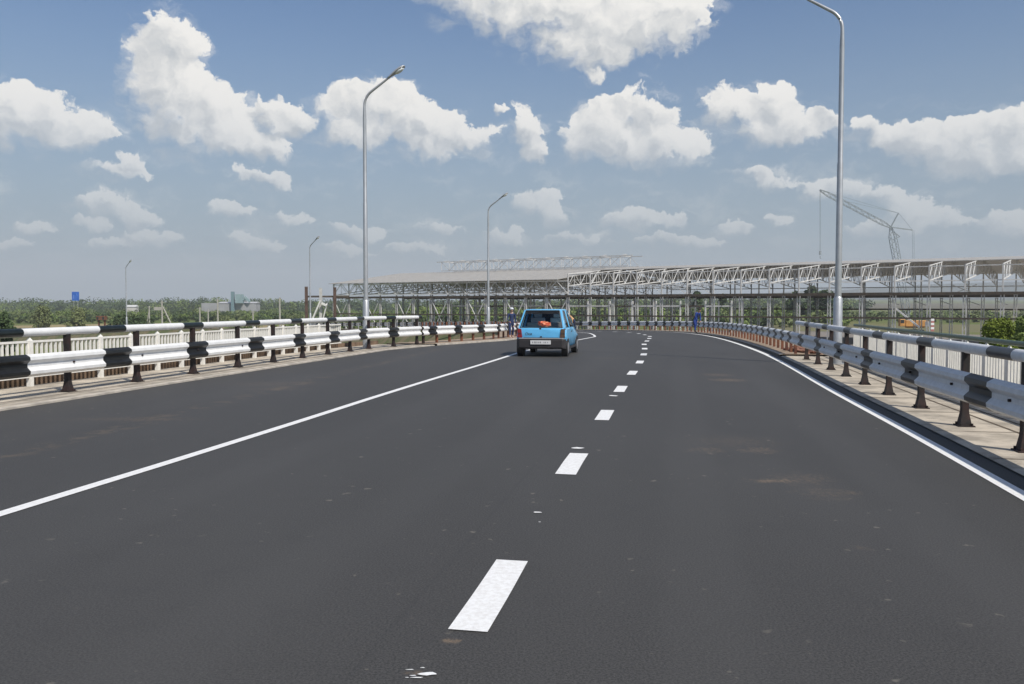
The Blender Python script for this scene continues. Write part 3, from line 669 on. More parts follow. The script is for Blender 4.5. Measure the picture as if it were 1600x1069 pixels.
# ------------------------------------------------------------------ people
def person(loc, rz, label, joints, mats, scale=1.0, hair=None, hat=None):
    """joints: dict name->(co, parent, radius)."""
    me = bpy.data.meshes.new('skin'); names = list(joints); idx = {n: i for i, n in enumerate(names)}
    me.from_pydata([joints[n][0] for n in names], [(idx[joints[n][1]], idx[n]) for n in names if joints[n][1]], [])
    ob = bpy.data.objects.new('skin', me); COL.objects.link(ob)
    md = ob.modifiers.new('s', 'SKIN'); md.use_smooth_shade = True; md.branch_smoothing = .6
    for n in names:
        r = joints[n][2]; r = r if isinstance(r, tuple) else (r, r)
        me.skin_vertices[0].data[idx[n]].radius = r; me.skin_vertices[0].data[idx[n]].use_root = (n == 'pelvis')
    ob.modifiers.new('u', 'SUBSURF').levels = 2
    dg = bpy.context.evaluated_depsgraph_get(); m2 = bpy.data.meshes.new_from_object(ob.evaluated_get(dg)); bpy.data.objects.remove(ob)
    m2.materials.clear()
    for m in mats: m2.materials.append(m)
    J = [(Vector(joints[n][0]), n) for n in names]
    def zone(n):
        if n.startswith(('head', 'neck', 'hand', 'finger', 'thumb', 'nose', 'chin')): return 0
        if n.startswith(('foot', 'ankle', 'toe')): return 3
        if n.startswith(('hip', 'knee', 'shin', 'pelvis')): return 2
        return 1
    for p in m2.polygons:
        c = p.center; b = min(J, key=lambda j: (j[0] - c).length); p.material_index = zone(b[1]); p.use_smooth = True
    o = bpy.data.objects.new('person', m2); COL.objects.link(o); o.location = loc; o.rotation_euler = (0, 0, rz); o.scale = (scale,) * 3
    tag(o, label, 'person')
    hc = Vector(joints['head_top'][0]) * .5 + Vector(joints['head'][0]) * .5
    def cap(name, m, r, lift, cut):
        bm = bmesh.new(); bmesh.ops.create_icosphere(bm, subdivisions=3, radius=1)
        for v in bm.verts:
            c = v.co.copy(); c.z = max(c.z, cut); v.co = hc + Vector((c.x * r[0], c.y * r[1], c.z * r[2] + lift))
        e = bpy.data.meshes.new(name); bm.to_mesh(e); bm.free(); e.shade_smooth(); e.materials.append(m); q = bpy.data.objects.new(name, e); COL.objects.link(q); q.parent = o
    if hair: cap('hair', hair, (.092, .108, .12), .03, -.05)
    if hat: cap('hard_hat', hat, (.12, .14, .125), .04, .0)
    fm = MB()
    for sx in (-1, 1): fm.box(hc + Vector((sx * .032, .098, .0)), (.022, .012, .012))
    fm.box(hc + Vector((0, .098, -.075)), (.05, .012, .010)); fm.build('facial_features', mat('dark_eyes', (.04, .025, .02), .5), o)
    return o
def stand(lean=0.0, la=None, ra=None, stride=.1):
    # x right, y forward, z up ; lean bends the trunk forward at the hips
    def L(x, y, z):
        dy, dz = y, z - .95; c, s = math.cos(lean), math.sin(lean); return (x, dy * c + dz * s, .95 + dz * c - dy * s)
    j = {'pelvis': ((0, 0, .95), None, (.15, .11)), 'waist': (L(0, 0, 1.12), 'pelvis', (.145, .105)), 'chest': (L(0, .01, 1.32), 'waist', (.17, .12)), 'collar': (L(0, 0, 1.45), 'chest', (.11, .085)),
         'neck': (L(0, .01, 1.53), 'collar', .052), 'head': (L(0, .03, 1.60), 'neck', (.07, .085)), 'head_mid': (L(0, .03, 1.67), 'head', (.078, .098)), 'head_top': (L(0, .02, 1.75), 'head_mid', (.06, .075)), 'nose': (L(0, .125, 1.65), 'head_mid', .014)}
    for sx, nm, arm in ((-1, 'l', la), (1, 'r', ra)):
        arm = arm or [(sx * .25, .0, 1.14), (sx * .27, .06, .90)]
        j['shoulder_' + nm] = (L(sx * .19, 0, 1.42), 'collar', .068)
        e, h = L(*arm[0]), L(*arm[1])
        j['elbow_' + nm] = (e, 'shoulder_' + nm, .047); wv = Vector(h); ev = Vector(e)
        j['wrist_' + nm] = (tuple(ev.lerp(wv, .86)), 'elbow_' + nm, .034); d = (wv - ev).normalized(); side = Vector((0, 1, 0)) if abs(d.y) < .8 else Vector((0, 0, 1))
        j['hand_' + nm] = (tuple(wv + d * .05), 'wrist_' + nm, (.038, .020))
        for q, (o, ln) in enumerate(((-.03, .075), (-.01, .09), (.01, .085), (.03, .065))): j[f'finger{q}_{nm}'] = (tuple(wv + d * (.05 + ln) + side * o + Vector((-sx * .012, 0, 0))), 'hand_' + nm, .009)
        j['thumb_' + nm] = (tuple(wv + d * .07 + side * .055), 'hand_' + nm, .010)
        ys = sx * stride
        j['hip_' + nm] = ((sx * .10, 0, .88), 'pelvis', .098); j['knee_' + nm] = ((sx * .115, ys * .5 + .03, .50), 'hip_' + nm, .068); j['shin_' + nm] = ((sx * .12, ys * .8, .30), 'knee_' + nm, .060)
        j['ankle_' + nm] = ((sx * .12, ys, .09), 'shin_' + nm, .046); j['foot_' + nm] = ((sx * .125, ys + .10, .045), 'ankle_' + nm, (.045, .04)); j['toe_' + nm] = ((sx * .13, ys + .19, .035), 'foot_' + nm, (.045, .03))
    return j
SKIN = mat('skin', (.50, .30, .21), .6); NAVY = mat('navy_overalls', (.022, .04, .115), .85, var=.3, vscale=9); ROYAL = mat('royal_blue_overalls', (.02, .055, .27), .85, var=.25, vscale=9); BOOT = mat('work_boots', (.05, .04, .035), .7)
TANB = mat('tan_boots', (.45, .32, .27), .7); HAIR = mat('dark_hair', (.03, .022, .018), .8); ORV = mat('orange_workwear', (.72, .42, .22), .8, var=.2, vscale=8); HATY = mat('pale_orange_hard_hat', (.80, .56, .28), .5); HATW = mat('pale_cap', (.62, .64, .68), .6)
a = gp(799, 531, .05); person((a.x, 42, zr(42) + .06), R(-160), 'person in dark navy overalls and a pale cap standing left of the blue car', stand(.05, None, [(.26, .04, 1.15), (.2, .26, 1.0)]), [SKIN, NAVY, NAVY, TANB], .82, hat=HATW)
a = gp(1086, 521.5, .0); person((a.x, a.y, zr(a.y) + .06), R(215), 'person in bright blue overalls bending forward by the far right kerb', stand(.55, [(-.24, .16, 1.18), (-.16, .36, 1.02)], [(.24, .16, 1.18), (.16, .36, 1.02)], .14), [SKIN, ROYAL, ROYAL, BOOT], .92, hair=HAIR)
person((at(896.5, 500, 62).x, 62, zr(62) + .01), R(120), 'person in an orange jacket and hard hat, half hidden beyond the blue car', stand(1.0, [(-.24, .2, 1.15), (-.16, .42, .98)], [(.24, .2, 1.15), (.16, .42, .98)]), [SKIN, ORV, NAVY, BOOT], .92, hat=HATY)

# ------------------------------------------------------------------ steel hall under construction
E1 = Vector((.828, -.561, 0)); NB = Vector((.561, .828, 0)); B0 = Vector((18.25, 202, 0)); HANG = math.atan2(-.561, .828)
def hp(i, back, z): return B0 + E1 * (6 * i) + NB * back + Vector((0, 0, z))
I0, I1 = -14, 15
hall = empty('steel_hall', hp(0, 0, GROUND)); tag(hall, 'long unfinished steel framed hall with roof trusses behind the bend of the road', 'building')
hall_inv = Vector(hall.location)
def hb(mb, name, m, **k): o = mb.build(name, m, hall, **k); o.location = -hall_inv if False else (0, 0, 0); return o
def H_(i, b, z): return hp(i, b, z) - hall_inv
# shared meshes, local axes: x along the front, y back, origin at the foot of a frame
def loc_mesh(name, mb, m):
    o = mb.build(name, m, hall); o.rotation_euler = (0, 0, HANG); return o
def col_mb(hl, ht, w=.5, lace=True):
    mb = MB()
    for sx in (-1, 1): mb.box((sx * w / 2, 0, hl / 2), (.16, .32, hl))
    if lace:
        z = 0; k = 1
        while z < hl - .9: mb.bar((-k * w / 2, -.1, z), (k * w / 2, -.1, z + .9), .09, .06); z += .9; k = -k
    mb.box((0, 0, hl + .1), (w + .3, .4, .2)); mb.box((0, 0, hl + (ht - hl) / 2 + .2), (.26, .26, ht - hl - .3)); mb.box((0, 0, .15), (1.1, .9, .3))
    return mb
fc = loc_mesh('column', col_mb(10.7, 16.0), STEEL)
bmb = col_mb(10.2, 16.0, .4)
bmb.bar((0, -.2, 9.6), (2.4, -.6, 8.7), .14, .10, up=Vector((0, 1, 0)))
bc = loc_mesh('column', bmb, STEEL); mc = loc_mesh('column', col_mb(10.7, 18.2, .5), STEEL)
tmb = MB()
zb0, zb1, zt0, zt1 = 13.2, 15.6, 16.0, 18.5
def tl_(y): t = 1 - abs(y - 30) / 30; return zb0 + (zb1 - zb0) * t, zt0 + (zt1 - zt0) * t
for a_, b_ in ((0, 30), (30, 60)):
    tmb.bar((0, a_, tl_(a_)[0]), (0, b_, tl_(b_)[0]), .16, .18); tmb.bar((0, a_, tl_(a_)[1]), (0, b_, tl_(b_)[1]), .15, .15)
y = 0; k = 0
while y < 59.9:
    z0, z1 = tl_(y), tl_(y + 3); tmb.bar((0, y, z0[k]), (0, y + 3, z1[1 - k]), .11, .11); tmb.bar((0, y + 3, z1[0]), (0, y + 3, z1[1]), .08, .08); y += 3; k = 1 - k
tr0 = loc_mesh('roof_truss', tmb, STEELW)
fcl = loc_mesh('column', col_mb(10.3, 14.6), STEEL); bcl = loc_mesh('column', col_mb(10.2, 14.6, .4), STEEL)
tmb = MB(); zb0, zb1, zt0, zt1 = 11.4, 15.0, 14.6, 18.3
for a_, b_ in ((0, 30), (30, 60)):
    tmb.bar((0, a_, tl_(a_)[0]), (0, b_, tl_(b_)[0]), .16, .18); tmb.bar((0, a_, tl_(a_)[1]), (0, b_, tl_(b_)[1]), .15, .15)
y = 0; k = 0
while y < 59.9:
    z0, z1 = tl_(y), tl_(y + 3); tmb.bar((0, y, z0[k]), (0, y + 3, z1[1 - k]), .11, .11); tmb.bar((0, y + 3, z1[0]), (0, y + 3, z1[1]), .08, .08); y += 3; k = 1 - k
trl = loc_mesh('roof_truss', tmb, STEELW)
ISP = -1
used = set()
for i in range(I0, I1 + 1):
    low = i < ISP
    for proto, back in ((fcl if low else fc, 0), (mc, 30), (bcl if low else bc, 60), (trl if low else tr0, 0)):
        o = proto if proto.name not in used else proto.copy()
        if proto.name in used: COL.objects.link(o)
        used.add(proto.name); o.location = H_(i, back, GROUND)
# second line of interior frames below the left roof
def run(name, m, back, z, w, h, i0=I0, i1=I1, zig=None):
    mb = MB(); mb.bar(H_(i0, back, z), H_(i1, back, z), w, h)
    if zig:
        i = i0; k = 0
        while i < i1 - .01: mb.bar(H_(i, back, z + (zig if k else 0)), H_(i + .5, back, z + (0 if k else zig)), .12, .12); i += .5; k = 1 - k
        mb.bar(H_(i0, back, z + zig), H_(i1, back, z + zig), w * .8, h * .8)
    return mb.build(name, m, hall)
run('crane_girder', GIRT, -.35, 3.75, .3, .55); run('crane_girder', GIRT, 30.4, 3.75, .3, .5); run('crane_girder', GIRT, 59.5, 3.75, .3, .5)
run('wall_girt', GIRT, -.32, -.85, .2, .32); run('wall_girt', GIRT, 60.4, .55, .2, .38, 2, I1); run('wall_girt', GIRT, 60.4, -1.6, .2, .3)
run('eave_beam', STEELW, 0.2, 6.15, .2, .22, ISP); run('eave_beam', STEELW, 59.7, 6.15, .2, .22, ISP); run('eave_beam', STEEL, .25, 8.85, .2, .2, ISP); run('eave_truss', STEELW, -.25, 4.45, .2, .22, I0, ISP, 2.9); run('eave_truss', STEELW, 8.0, 4.9, .16, .2, I0, ISP, 2.9)
run('lattice_girder', STEELW, 30.2, 6.0, .2, .2, I0, 2, 2.6)
run('lattice_girder', STEELW, 15.0, 3.9, .16, .16, -4, 4, 2.2)
for i in range(I0, 0, 2):
    mb = MB(); mb.bar(H_(i, -.1, -6.5), H_(i + 1, -.1, 3.4), .16, .16); mb.bar(H_(i + 1, -.1, -6.5), H_(i, -.1, 3.4), .16, .16); mb.build('cross_brace', STEELW, hall)
for i in range(8, I1):
    if i in (9, 13): continue
    mb = MB(); mb.bar(H_(i, 60.2, 2.6), H_(i + .42, 60.2, 1.6), .22, .16); mb.build('bracket', STEELW, hall)
mb = MB(); mb.bar(H_(11, .2, 1.2), H_(11.75, .2, -2.6), .3, .3); mb.bar(H_(12, 30, 6), H_(12.8, 30, 3.9), .16, .16); mb.bar(H_(12.8, 30, 6), H_(12, 30, 3.9), .16, .16); mb.build('cross_brace', STEELW, hall)
# roof sheets, with shallow ribs in the mesh
mb = MB()
for ia, ib, b0, b1, z0, z1 in ((ISP - .4, I1 + .4, 16, 30, 10.42, 11.62), (ISP - .4, I1 + .4, 30, 60.5, 11.62, 9.15), (I0 - .2, ISP - .42, -.9, 30, 7.66, 11.55), (I0 - .2, ISP - .42, 30, 60.9, 11.55, 7.66)):
    mb = MB(); mb.loft([[H_(i_, b0, z0), H_(i_, b1, z1), H_(i_, b1, z1 + .14), H_(i_, b0, z0 + .14)] for i_ in (ia, ib)]); mb.m[0] = 1; rf_ = mb.build('roof', [ROOFM, mat('lightened_underside', (.78, .77, .75), .7)], hall)  # underside of the sheets coloured paler to offset its shade
    if b0 < 20:
        mb = MB(); i = ia + .3
        while i < ib - .1: mb.bar(H_(i, b0, z0 + .16), H_(i, b1, z1 + .16), .08, .05); i += .5
        mb.build('roof_seam', ROOFM, rf_)
# ridge lantern
mb = MB()
for bk in (27, 33):
    mb.bar(H_(-11.3, bk, 14.6), H_(-.4, bk, 14.6), .22, .24); mb.bar(H_(-11, bk, 11.9), H_(-.6, bk, 11.9), .2, .2)
    i = -11; k = 0
    while i < -.7:
        mb.bar(H_(i, bk, 11.8), H_(i, bk, 14.6), .16, .16)
        mb.bar(H_(i, bk, 12 if k else 14.5), H_(min(i + .5, -.6), bk, 14.5 if k else 12), .12, .12); i += .5; k = 1 - k
for i in range(-11, 0):
    mb.bar(H_(i, 27, 14.6), H_(i, 33, 14.6), .16, .16); mb.bar(H_(i, 27, 14.6), H_(i, 30, 15.1), .14, .14); mb.bar(H_(i, 30, 15.1), H_(i, 33, 14.6), .14, .14)
mb.build('ridge_lantern', STEEL, hall)
# inner platforms seen under the left roof
for i in range(-12, 2):
    mb = MB(); mb.box(H_(i + .5, 42, -1.5), (.3, .3, 11), 0, HANG); mb.bar(H_(i, 42, 1.2), H_(i + 1, 42, 1.2), .2, .4); mb.build('platform_frame', STEELW, hall)
    mb = MB(); mb.box(H_(i + .3, 18, -2.0), (.25, .25, 10), 0, HANG); mb.build('platform_post', STEELW, hall)
for i in range(-9, 6):
    for bk in (7, 24):
        mb = MB(); mb.box(H_(i + (.25 if bk == 7 else .7), bk, -2.2), (.28, .28, 9.6), 0, HANG); mb.build('platform_post', STEELW, hall)
for i in range(-9, 5):
    mb = MB(); mb.bar(H_(i + .25, 7, 1.4), H_(i + 1.25, 7, 1.4), .2, .3); mb.build('platform_beam', STEELW if i % 3 else GIRT, hall)

# unfinished brown frame left of the hall
fr_ = empty('unfinished_frame', (at(500, 480, 236).x, 236, GROUND)); tag(fr_, 'unfinished frame of brown steel posts with one cross beam, left of the steel hall', 'steel frame')
fi = Vector(fr_.location)
BRP = mat('brown_post', (.11, .065, .048), .8, var=.4, vscale=1)
for X, top, m in ((478.5, 448, BRP), (501, 450, STEEL), (523, 449, BRP)):
    p = at(X, top, 236) - fi; mb = MB(); mb.box((p.x, p.y, p.z / 2), (.75, .5, p.z)); mb.build('post', m, fr_)
mb = MB(); a, b = at(478, 463.5, 236.4) - fi, at(545, 463.5, 236.4) - fi; mb.bar(a, b, .3, .5); mb.build('cross_beam', GIRT, fr_)
mb = MB(); mb.bar(at(488, 500, 235) - fi, at(501, 470, 235) - fi, .8, .4); mb.bar(at(503, 474, 235) - fi, at(511, 478, 235) - fi, 1.2, .5); mb.bar(at(505, 498, 235) - fi, at(511, 474, 235) - fi, .3, .3); mb.build('brace', STEELW, fr_)

# ------------------------------------------------------------------ lattice crane behind the hall
def crane():
    dp = 262.0; base = at(1423, 520, dp); base.z = GROUND
    root = empty('crawler_crane', base); tag(root, 'tall crawler crane with grey lattice mast and jib above the hall roof', 'crane')
    C = lambda X, Y, dy=0: at(X, Y, dp + dy) - base
    CG = mat('crane_grey_paint', (.30, .34, .36), .6, var=.2); CY = mat('crane_orange_paint', (.55, .27, .07), .5, var=.25, vscale=.8)
    def lattice(a, b, w, n, r=.11):
        mb = MB(); d = (b - a).normalized(); x = d.cross(Vector((0, 1, 0))).normalized(); y = Vector((0, 1, 0)); L = (b - a).length
        cs = [(1, 1), (-1, 1), (-1, -1), (1, -1)]
        def pt(t, c): tp = min(1, min(t, 1 - t) * 7 + .25); return a + d * L * t + (x * c[0] + y * c[1]) * w / 2 * tp
        ts = [i / n for i in range(n + 1)]
        for c in cs:
            for t0, t1 in zip(ts, ts[1:]): mb.bar(pt(t0, c), pt(t1, c), r * 1.25)
        for i, (t0, t1) in enumerate(zip(ts, ts[1:])):
            for q in range(4):
                c0, c1 = cs[q], cs[(q + 1) % 4]
                if i % 2: c0, c1 = c1, c0
                mb.bar(pt(t0, c0), pt(t1, c1), r * .75)
        return mb
    top = C(1392, 355); lattice(C(1419, 500), top, 1.7, 20).build('mast', CG, root)
    tip = C(1281, 297, -3); lattice(C(1393, 356), tip, 1.1, 22, .10).build('jib', CG, root)
    mb = MB(); s1, s2 = C(1404, 333), C(1425.5, 359.5); mb.bar(top, s1, .35, .3); mb.bar(top, s2, .35, .3); mb.bar(C(1396, 362), C(1406, 370), .25, .25); mb.bar(C(1396, 374), C(1406, 370), .2, .2); mb.build('jib_strut', CG, root)
    mb = MB()
    for a, b in ((s1, s2), (s1, tip), (s1, C(1310, 312)), (s2, C(1427.5, 505)), (s2 + Vector((.5, 0, 0)), C(1429, 505))): mb.tube([a, b], .045, 5)
    mb.build('pendant_rope', CG, root)
    mb = MB(); hk = C(1281, 392, -3); mb.tube([tip, hk], .045, 5); mb.tube([tip + Vector((.25, 0, 0)), hk + Vector((.2, 0, 0))], .04, 5); mb.build('hoist_rope', CG, root)
    mb = MB(); h2 = C(1280.5, 403, -3); mb.box((hk.x + .1, hk.y, (hk.z + h2.z) / 2 + .4), (.55, .4, 1.2)); mb.tube([(hk.x + .1, hk.y, h2.z + .6), (hk.x + .1, hk.y, h2.z), (hk.x + .4, hk.y, h2.z - .2)], .1, 6); mb.build('hook_block', CG, root)
    mb = MB(); mb.box((1.2, 0, 3.1), (6.8, 3, 1.9)); mb.box((1.2, 0, 2.0), (5, 2.4, .5)); mb.build('machinery_house', CY, root, bevel=.15)
    mb = MB(); mb.box((-3.2, -1.0, 3.3), (1.6, 1.3, 2.2)); cb = mb.build('cab', CY, root, bevel=.12)
    mb = MB(); mb.box((-3.3, -1.66, 3.7), (1.1, .04, 1.0)); mb.build('window', mat('dark_glass', (.03, .035, .04), .1), cb)
    mb = MB(); mb.box((4.2, 0, 2.9), (1.2, 3.2, 1.6)); mb.build('counterweight', mat('counterweight_grey', (.3, .3, .3), .7), root, bevel=.1)
    for sy in (-1, 1):
        mb = MB(); pr = [(-3.2, .7), (-2.8, .15), (2.8, .15), (3.2, .7), (2.8, 1.25), (-2.8, 1.25)]
        mb.loft([[(x, sy * 2.0 - .45, z) for x, z in pr], [(x, sy * 2.0 + .45, z) for x, z in pr]]); mb.build('crawler_track', RUB, root, bevel=.08)
crane()

# ------------------------------------------------------------------ terrain
gmat = bpy.data.materials.new('ground'); gmat.use_nodes = True; t_ = gmat.node_tree; n_ = NT(t_); b_ = t_.nodes['Principled BSDF']; b_.inputs['Roughness'].default_value = .95; b_.inputs['Specular IOR Level'].default_value = .1
g_ = n_.n('ShaderNodeNewGeometry'); ps = g_.outputs['Position']
n1 = n_.noise(n_.v('MULTIPLY', ps, (1, .5, 1)), .02, 6, .65); n2 = n_.noise(ps, .35, 5, .7)
c_ = n_.mix(n_.ss(n1.outputs[0], .4, .62), (.13, .17, .045), (.20, .185, .08)); c_ = n_.mix(n_.m('MULTIPLY', n2.outputs[0], .5), c_, (.05, .075, .02))
def gmask(cx, cy, rx, ry, k=1.2):
    q = n_.v('MULTIPLY_ADD', ps, (1 / rx, 1 / ry, 0), (-cx / rx, -cy / ry, 0)); return n_.ss(n_.m('ADD', n_.v('LENGTH', q), n_.m('MULTIPLY', n_.m('SUBTRACT', n1.outputs[0], .5), k)), 1.08, .92)
c_ = n_.mix(gmask(-150, 330, 70, 75), c_, (.30, .245, .13)); c_ = n_.mix(gmask(60, 190, 95, 110, 1.0), c_, (.23, .205, .18)); c_ = n_.mix(gmask(160, 330, 90, 60, 1.5), c_, (.17, .16, .085))
c_ = n_.mix(n_.m('MULTIPLY', gmask(900, 1600, 700, 550), .85), c_, (.145, .125, .095))
t_.links.new(c_, b_.inputs['Base Color'])
mb = MB(); GX = [-9900, -4000, -2000, -1000, -500, -200, 0, 200, 500, 1000, 2000, 4000, 9900]; GY = [-1700, -300, 0, 100, 200, 300, 450, 700, 1000, 1500, 2200, 3200, 4500, 5800, 7100]
def gz(x, y): return GROUND + (max(0, (y - 900)) * .0105 * min(1, max(0, (x + 100) / 500)) if y > 900 else 0)
mb.v = [(x, y, gz(x, y)) for y in GY for x in GX]; nx = len(GX)
for j in range(len(GY) - 1):
    for i in range(nx - 1): mb.f.append((j * nx + i, j * nx + i + 1, (j + 1) * nx + i + 1, (j + 1) * nx + i)); mb.m.append(0)
tag(mb.build('ground', gmat), kind='structure')
# wooded hill far behind the right end
mb = MB(); XS = list(range(1500, 5001, 250)); rr = random.Random(2)
prof = [max(0, 60 + 150 * (1 - math.exp(-(x - 1500) / 1500)) + rr.uniform(-6, 6)) for x in XS]
for x, h in zip(XS, prof): mb.v += [(x, 4000, 20), (x, 4700, 15 + h * .60), (x, 5300, 15 + h * .82), (x, 6500, 10)]
for i in range(len(XS) - 1):
    for k in range(3): mb.f.append((4 * i + k, 4 * i + k + 1, 4 * i + 5 + k, 4 * i + 4 + k)); mb.m.append(0)
tag(mb.build('hill', mat('wooded_hill', (.045, .065, .04), .95, var=.4, vscale=.01), smooth=True), kind='structure')

# ------------------------------------------------------------------ vegetation
NPR = np.random.default_rng(7)
def leaf_mesh(name, clumps, m, parent=None, kind=None):
    """clumps: (centre, radii, number of leaves, leaf size). Every leaf is its own bent quad."""
    VV = []; 
    for c, r, n, sz in clumps:
        d = NPR.normal(size=(n, 3)); d /= np.linalg.norm(d, axis=1)[:, None]
        rad = NPR.uniform(.25, 1.0, n) ** .45
        pos = np.array(c) + d * rad[:, None] * np.array(r)
        nrm = d * .7 + NPR.normal(size=(n, 3)) * .6; nrm[:, 2] += .35; nrm /= np.linalg.norm(nrm, axis=1)[:, None]
        ref = NPR.normal(size=(n, 3)); a = np.cross(nrm, ref); a /= np.linalg.norm(a, axis=1)[:, None]; b = np.cross(nrm, a)
        s = sz * NPR.uniform(.55, 1.3, n)[:, None]
        VV.append(np.stack([pos - a * s - b * s * .5, pos + a * s * .3 - b * s * .7 + nrm * s * .2, pos + a * s + b * s * .4, pos - a * s * .2 + b * s * .8 + nrm * s * .25], 1))
    V = np.concatenate(VV).reshape(-1, 3); n = len(V) // 4
    me = bpy.data.meshes.new(name); me.vertices.add(len(V)); me.vertices.foreach_set('co', V.ravel()); me.loops.add(4 * n); me.loops.foreach_set('vertex_index', np.arange(4 * n)); me.polygons.add(n); me.polygons.foreach_set('loop_start', np.arange(0, 4 * n, 4)); me.update(calc_edges=True)
    me.materials.append(m); o = bpy.data.objects.new(name, me); COL.objects.link(o)
    if parent is not None: o.parent = parent
    return o
def crown_clumps(h, w, n, leaf, base=.25, k=16, rngs=None):
    out = []
    for i in range(k):
        t = NPR.uniform(0, 1); a = NPR.uniform(0, 2 * math.pi); rr = math.sin(math.pi * min(1, t * .85 + .12)) ** .7
        rad = w * .5 * rr * NPR.uniform(.2, .85)
        s = w * NPR.uniform(.14, .26)
        out.append(((rad * math.cos(a), rad * math.sin(a), h * (base + (1 - base) * t * .9)), (s, s, s * .8), n // k, leaf))
    return out
def tree(name, loc, h, w, m, label, cat, group=None, n=900, leaf=.3, base=.25, k=16, trunk=.12):
    root = empty(name, loc, NPR.uniform(0, 6)); tag(root, label, cat, group)
    mb = MB(); th = h * max(.35, base + .2); mb.tube([(0, 0, -.2), (.05, .02, th * .5), (.0, .08, th)], [trunk * 1.3, trunk, trunk * .5], 7)
    for q in range(5):
        a = q * 1.3; z = th * (.55 + .09 * q); mb.tube([(0, 0, z), (math.cos(a) * w * .28, math.sin(a) * w * .28, z + h * .22)], [trunk * .5, trunk * .15], 5)
    mb.build('trunk', BARK, root)
    leaf_mesh('crown', crown_clumps(h, w, n, leaf, base, k), m, root)
    return root
def tz(Y, d): return CAMH + (HOR - Y) / F * d
def tree_px(name, X, Ytop, wpx, d, m, label, cat, **kw):
    x = at(X, HOR, d).x; return tree(name, (x, d, GROUND), tz(Ytop, d) - GROUND, wpx / F * d, m, label, cat, **kw)
tree_px('bush', 1560, 491, 76, 62, LEAF_B, 'bright green willow bush rising above the right green rail, left of its darker neighbour', 'bush', n=19000, leaf=.085, base=.25, k=44)
tree_px('bush', 1600, 487, 60, 66, LEAF_A, 'darker green bush at the right edge above the green rail', 'bush', n=12000, leaf=.09, base=.3, k=30)
tree_px('bush', 4, 482, 44, 105, LEAF_C, 'dark rounded bush at the left edge above the striped handrail', 'bush', n=3200, leaf=.18, base=.1, k=30)
tree_px('bush', 205, 487, 70, 230, LEAF_C, 'wide dark bush at the foot of the far lamp post on the left', 'bush', n=3000, leaf=.3, base=.05, k=30)
for X, Y, w, d, lb in ((65, 479, 36, 310, 'pale green bush at the far end of the tan field'), (122, 481, 34, 300, 'round grey green bush below the blue road sign')):
    tree_px('bush', X, Y, w, d, LEAF_D, lb, 'bush', n=2200, leaf=.33, base=.05, k=26)
for X, Y, w, d, lb in ((1089, 451, 16, 420, 'small dark skyline tree under the hall roof, above the bending person'), (1130, 457, 16, 440, 'lowest of the dark skyline trees under the hall roof'), (1243, 451, 34, 420, 'dark tree at the left end of the skyline clump behind the right lamp post'), (1268, 448, 44, 430, 'tallest dark tree of the skyline clump left of the right lamp post'), (1290, 450, 34, 425, 'dark tree at the right end of the skyline clump by the lamp post')):
    tree_px('tree', X, Y, w, d, LEAF_C, lb, 'tree', n=700, leaf=.9, base=.15, k=18)
# thickets (nobody could count them)
cl = {0: [], 1: [], 2: []}
def scatter(n, X0, X1, d0, d1, h0, h1, leaf, per, skip=None, kk=None):
    for i in range(n):
        d = NPR.uniform(d0 ** .5, d1 ** .5) ** 2; X = NPR.uniform(X0, X1); x = (X - 800) / F * d
        if skip and skip(x, d, X): continue
        h = NPR.uniform(h0, h1) * NPR.choice([.7, 1, 1.0, 1.35]); w = h * NPR.uniform(.8, 1.5); kd = int(NPR.choice(kk or [0, 0, 1, 2]))
        z0 = gz(x, d)
        for q in range(5): cl[kd].append(((x + NPR.normal() * w * .35, d + NPR.normal() * w * .3, z0 + h * NPR.uniform(.25, .8)), (w * .32, w * .32, h * .27), per // 5, leaf))
def skipL(x, d, X): return ((x + 150) / 75) ** 2 + ((d - 335) / 85) ** 2 < 1 or (X < 620 and d < 250)
scatter(1100, -150, 640, 330, 900, 2.2, 4.8, .42, 260, skipL)
scatter(240, 150, 560, 255, 420, 1.6, 3.2, .4, 170, skipL)
scatter(650, 640, 1320, 330, 800, 3.5, 7, .7, 160, None, [0, 0, 1, 2])
scatter(160, 1320, 1800, 420, 700, 2, 4.5, .8, 90, None, [0, 1, 1])
for kd, nm, m in ((0, 'thicket', LEAF_A), (1, 'thicket', LEAF_D), (2, 'thicket', LEAF_C)):
    o = leaf_mesh(nm, cl[kd], m); tag(o, {0: 'mid green scrub covering the low land beyond the road', 1: 'grey green scrub mixed through the low land', 2: 'dark green scrub in the low land beyond the road'}[kd], 'scrub', kind='stuff')
cl = {0: [], 1: [], 2: []}
scatter(1100, -250, 1350, 950, 1350, 11, 14.5, .9, 230, None, [0, 2, 2])
for kd, m in ((0, LEAF_A), (2, LEAF_C)):
    o = leaf_mesh('forest_belt', cl[kd], m); tag(o, 'dark forest belt along the skyline' if kd else 'lighter trees mixed through the skyline forest', 'forest', kind='stuff')

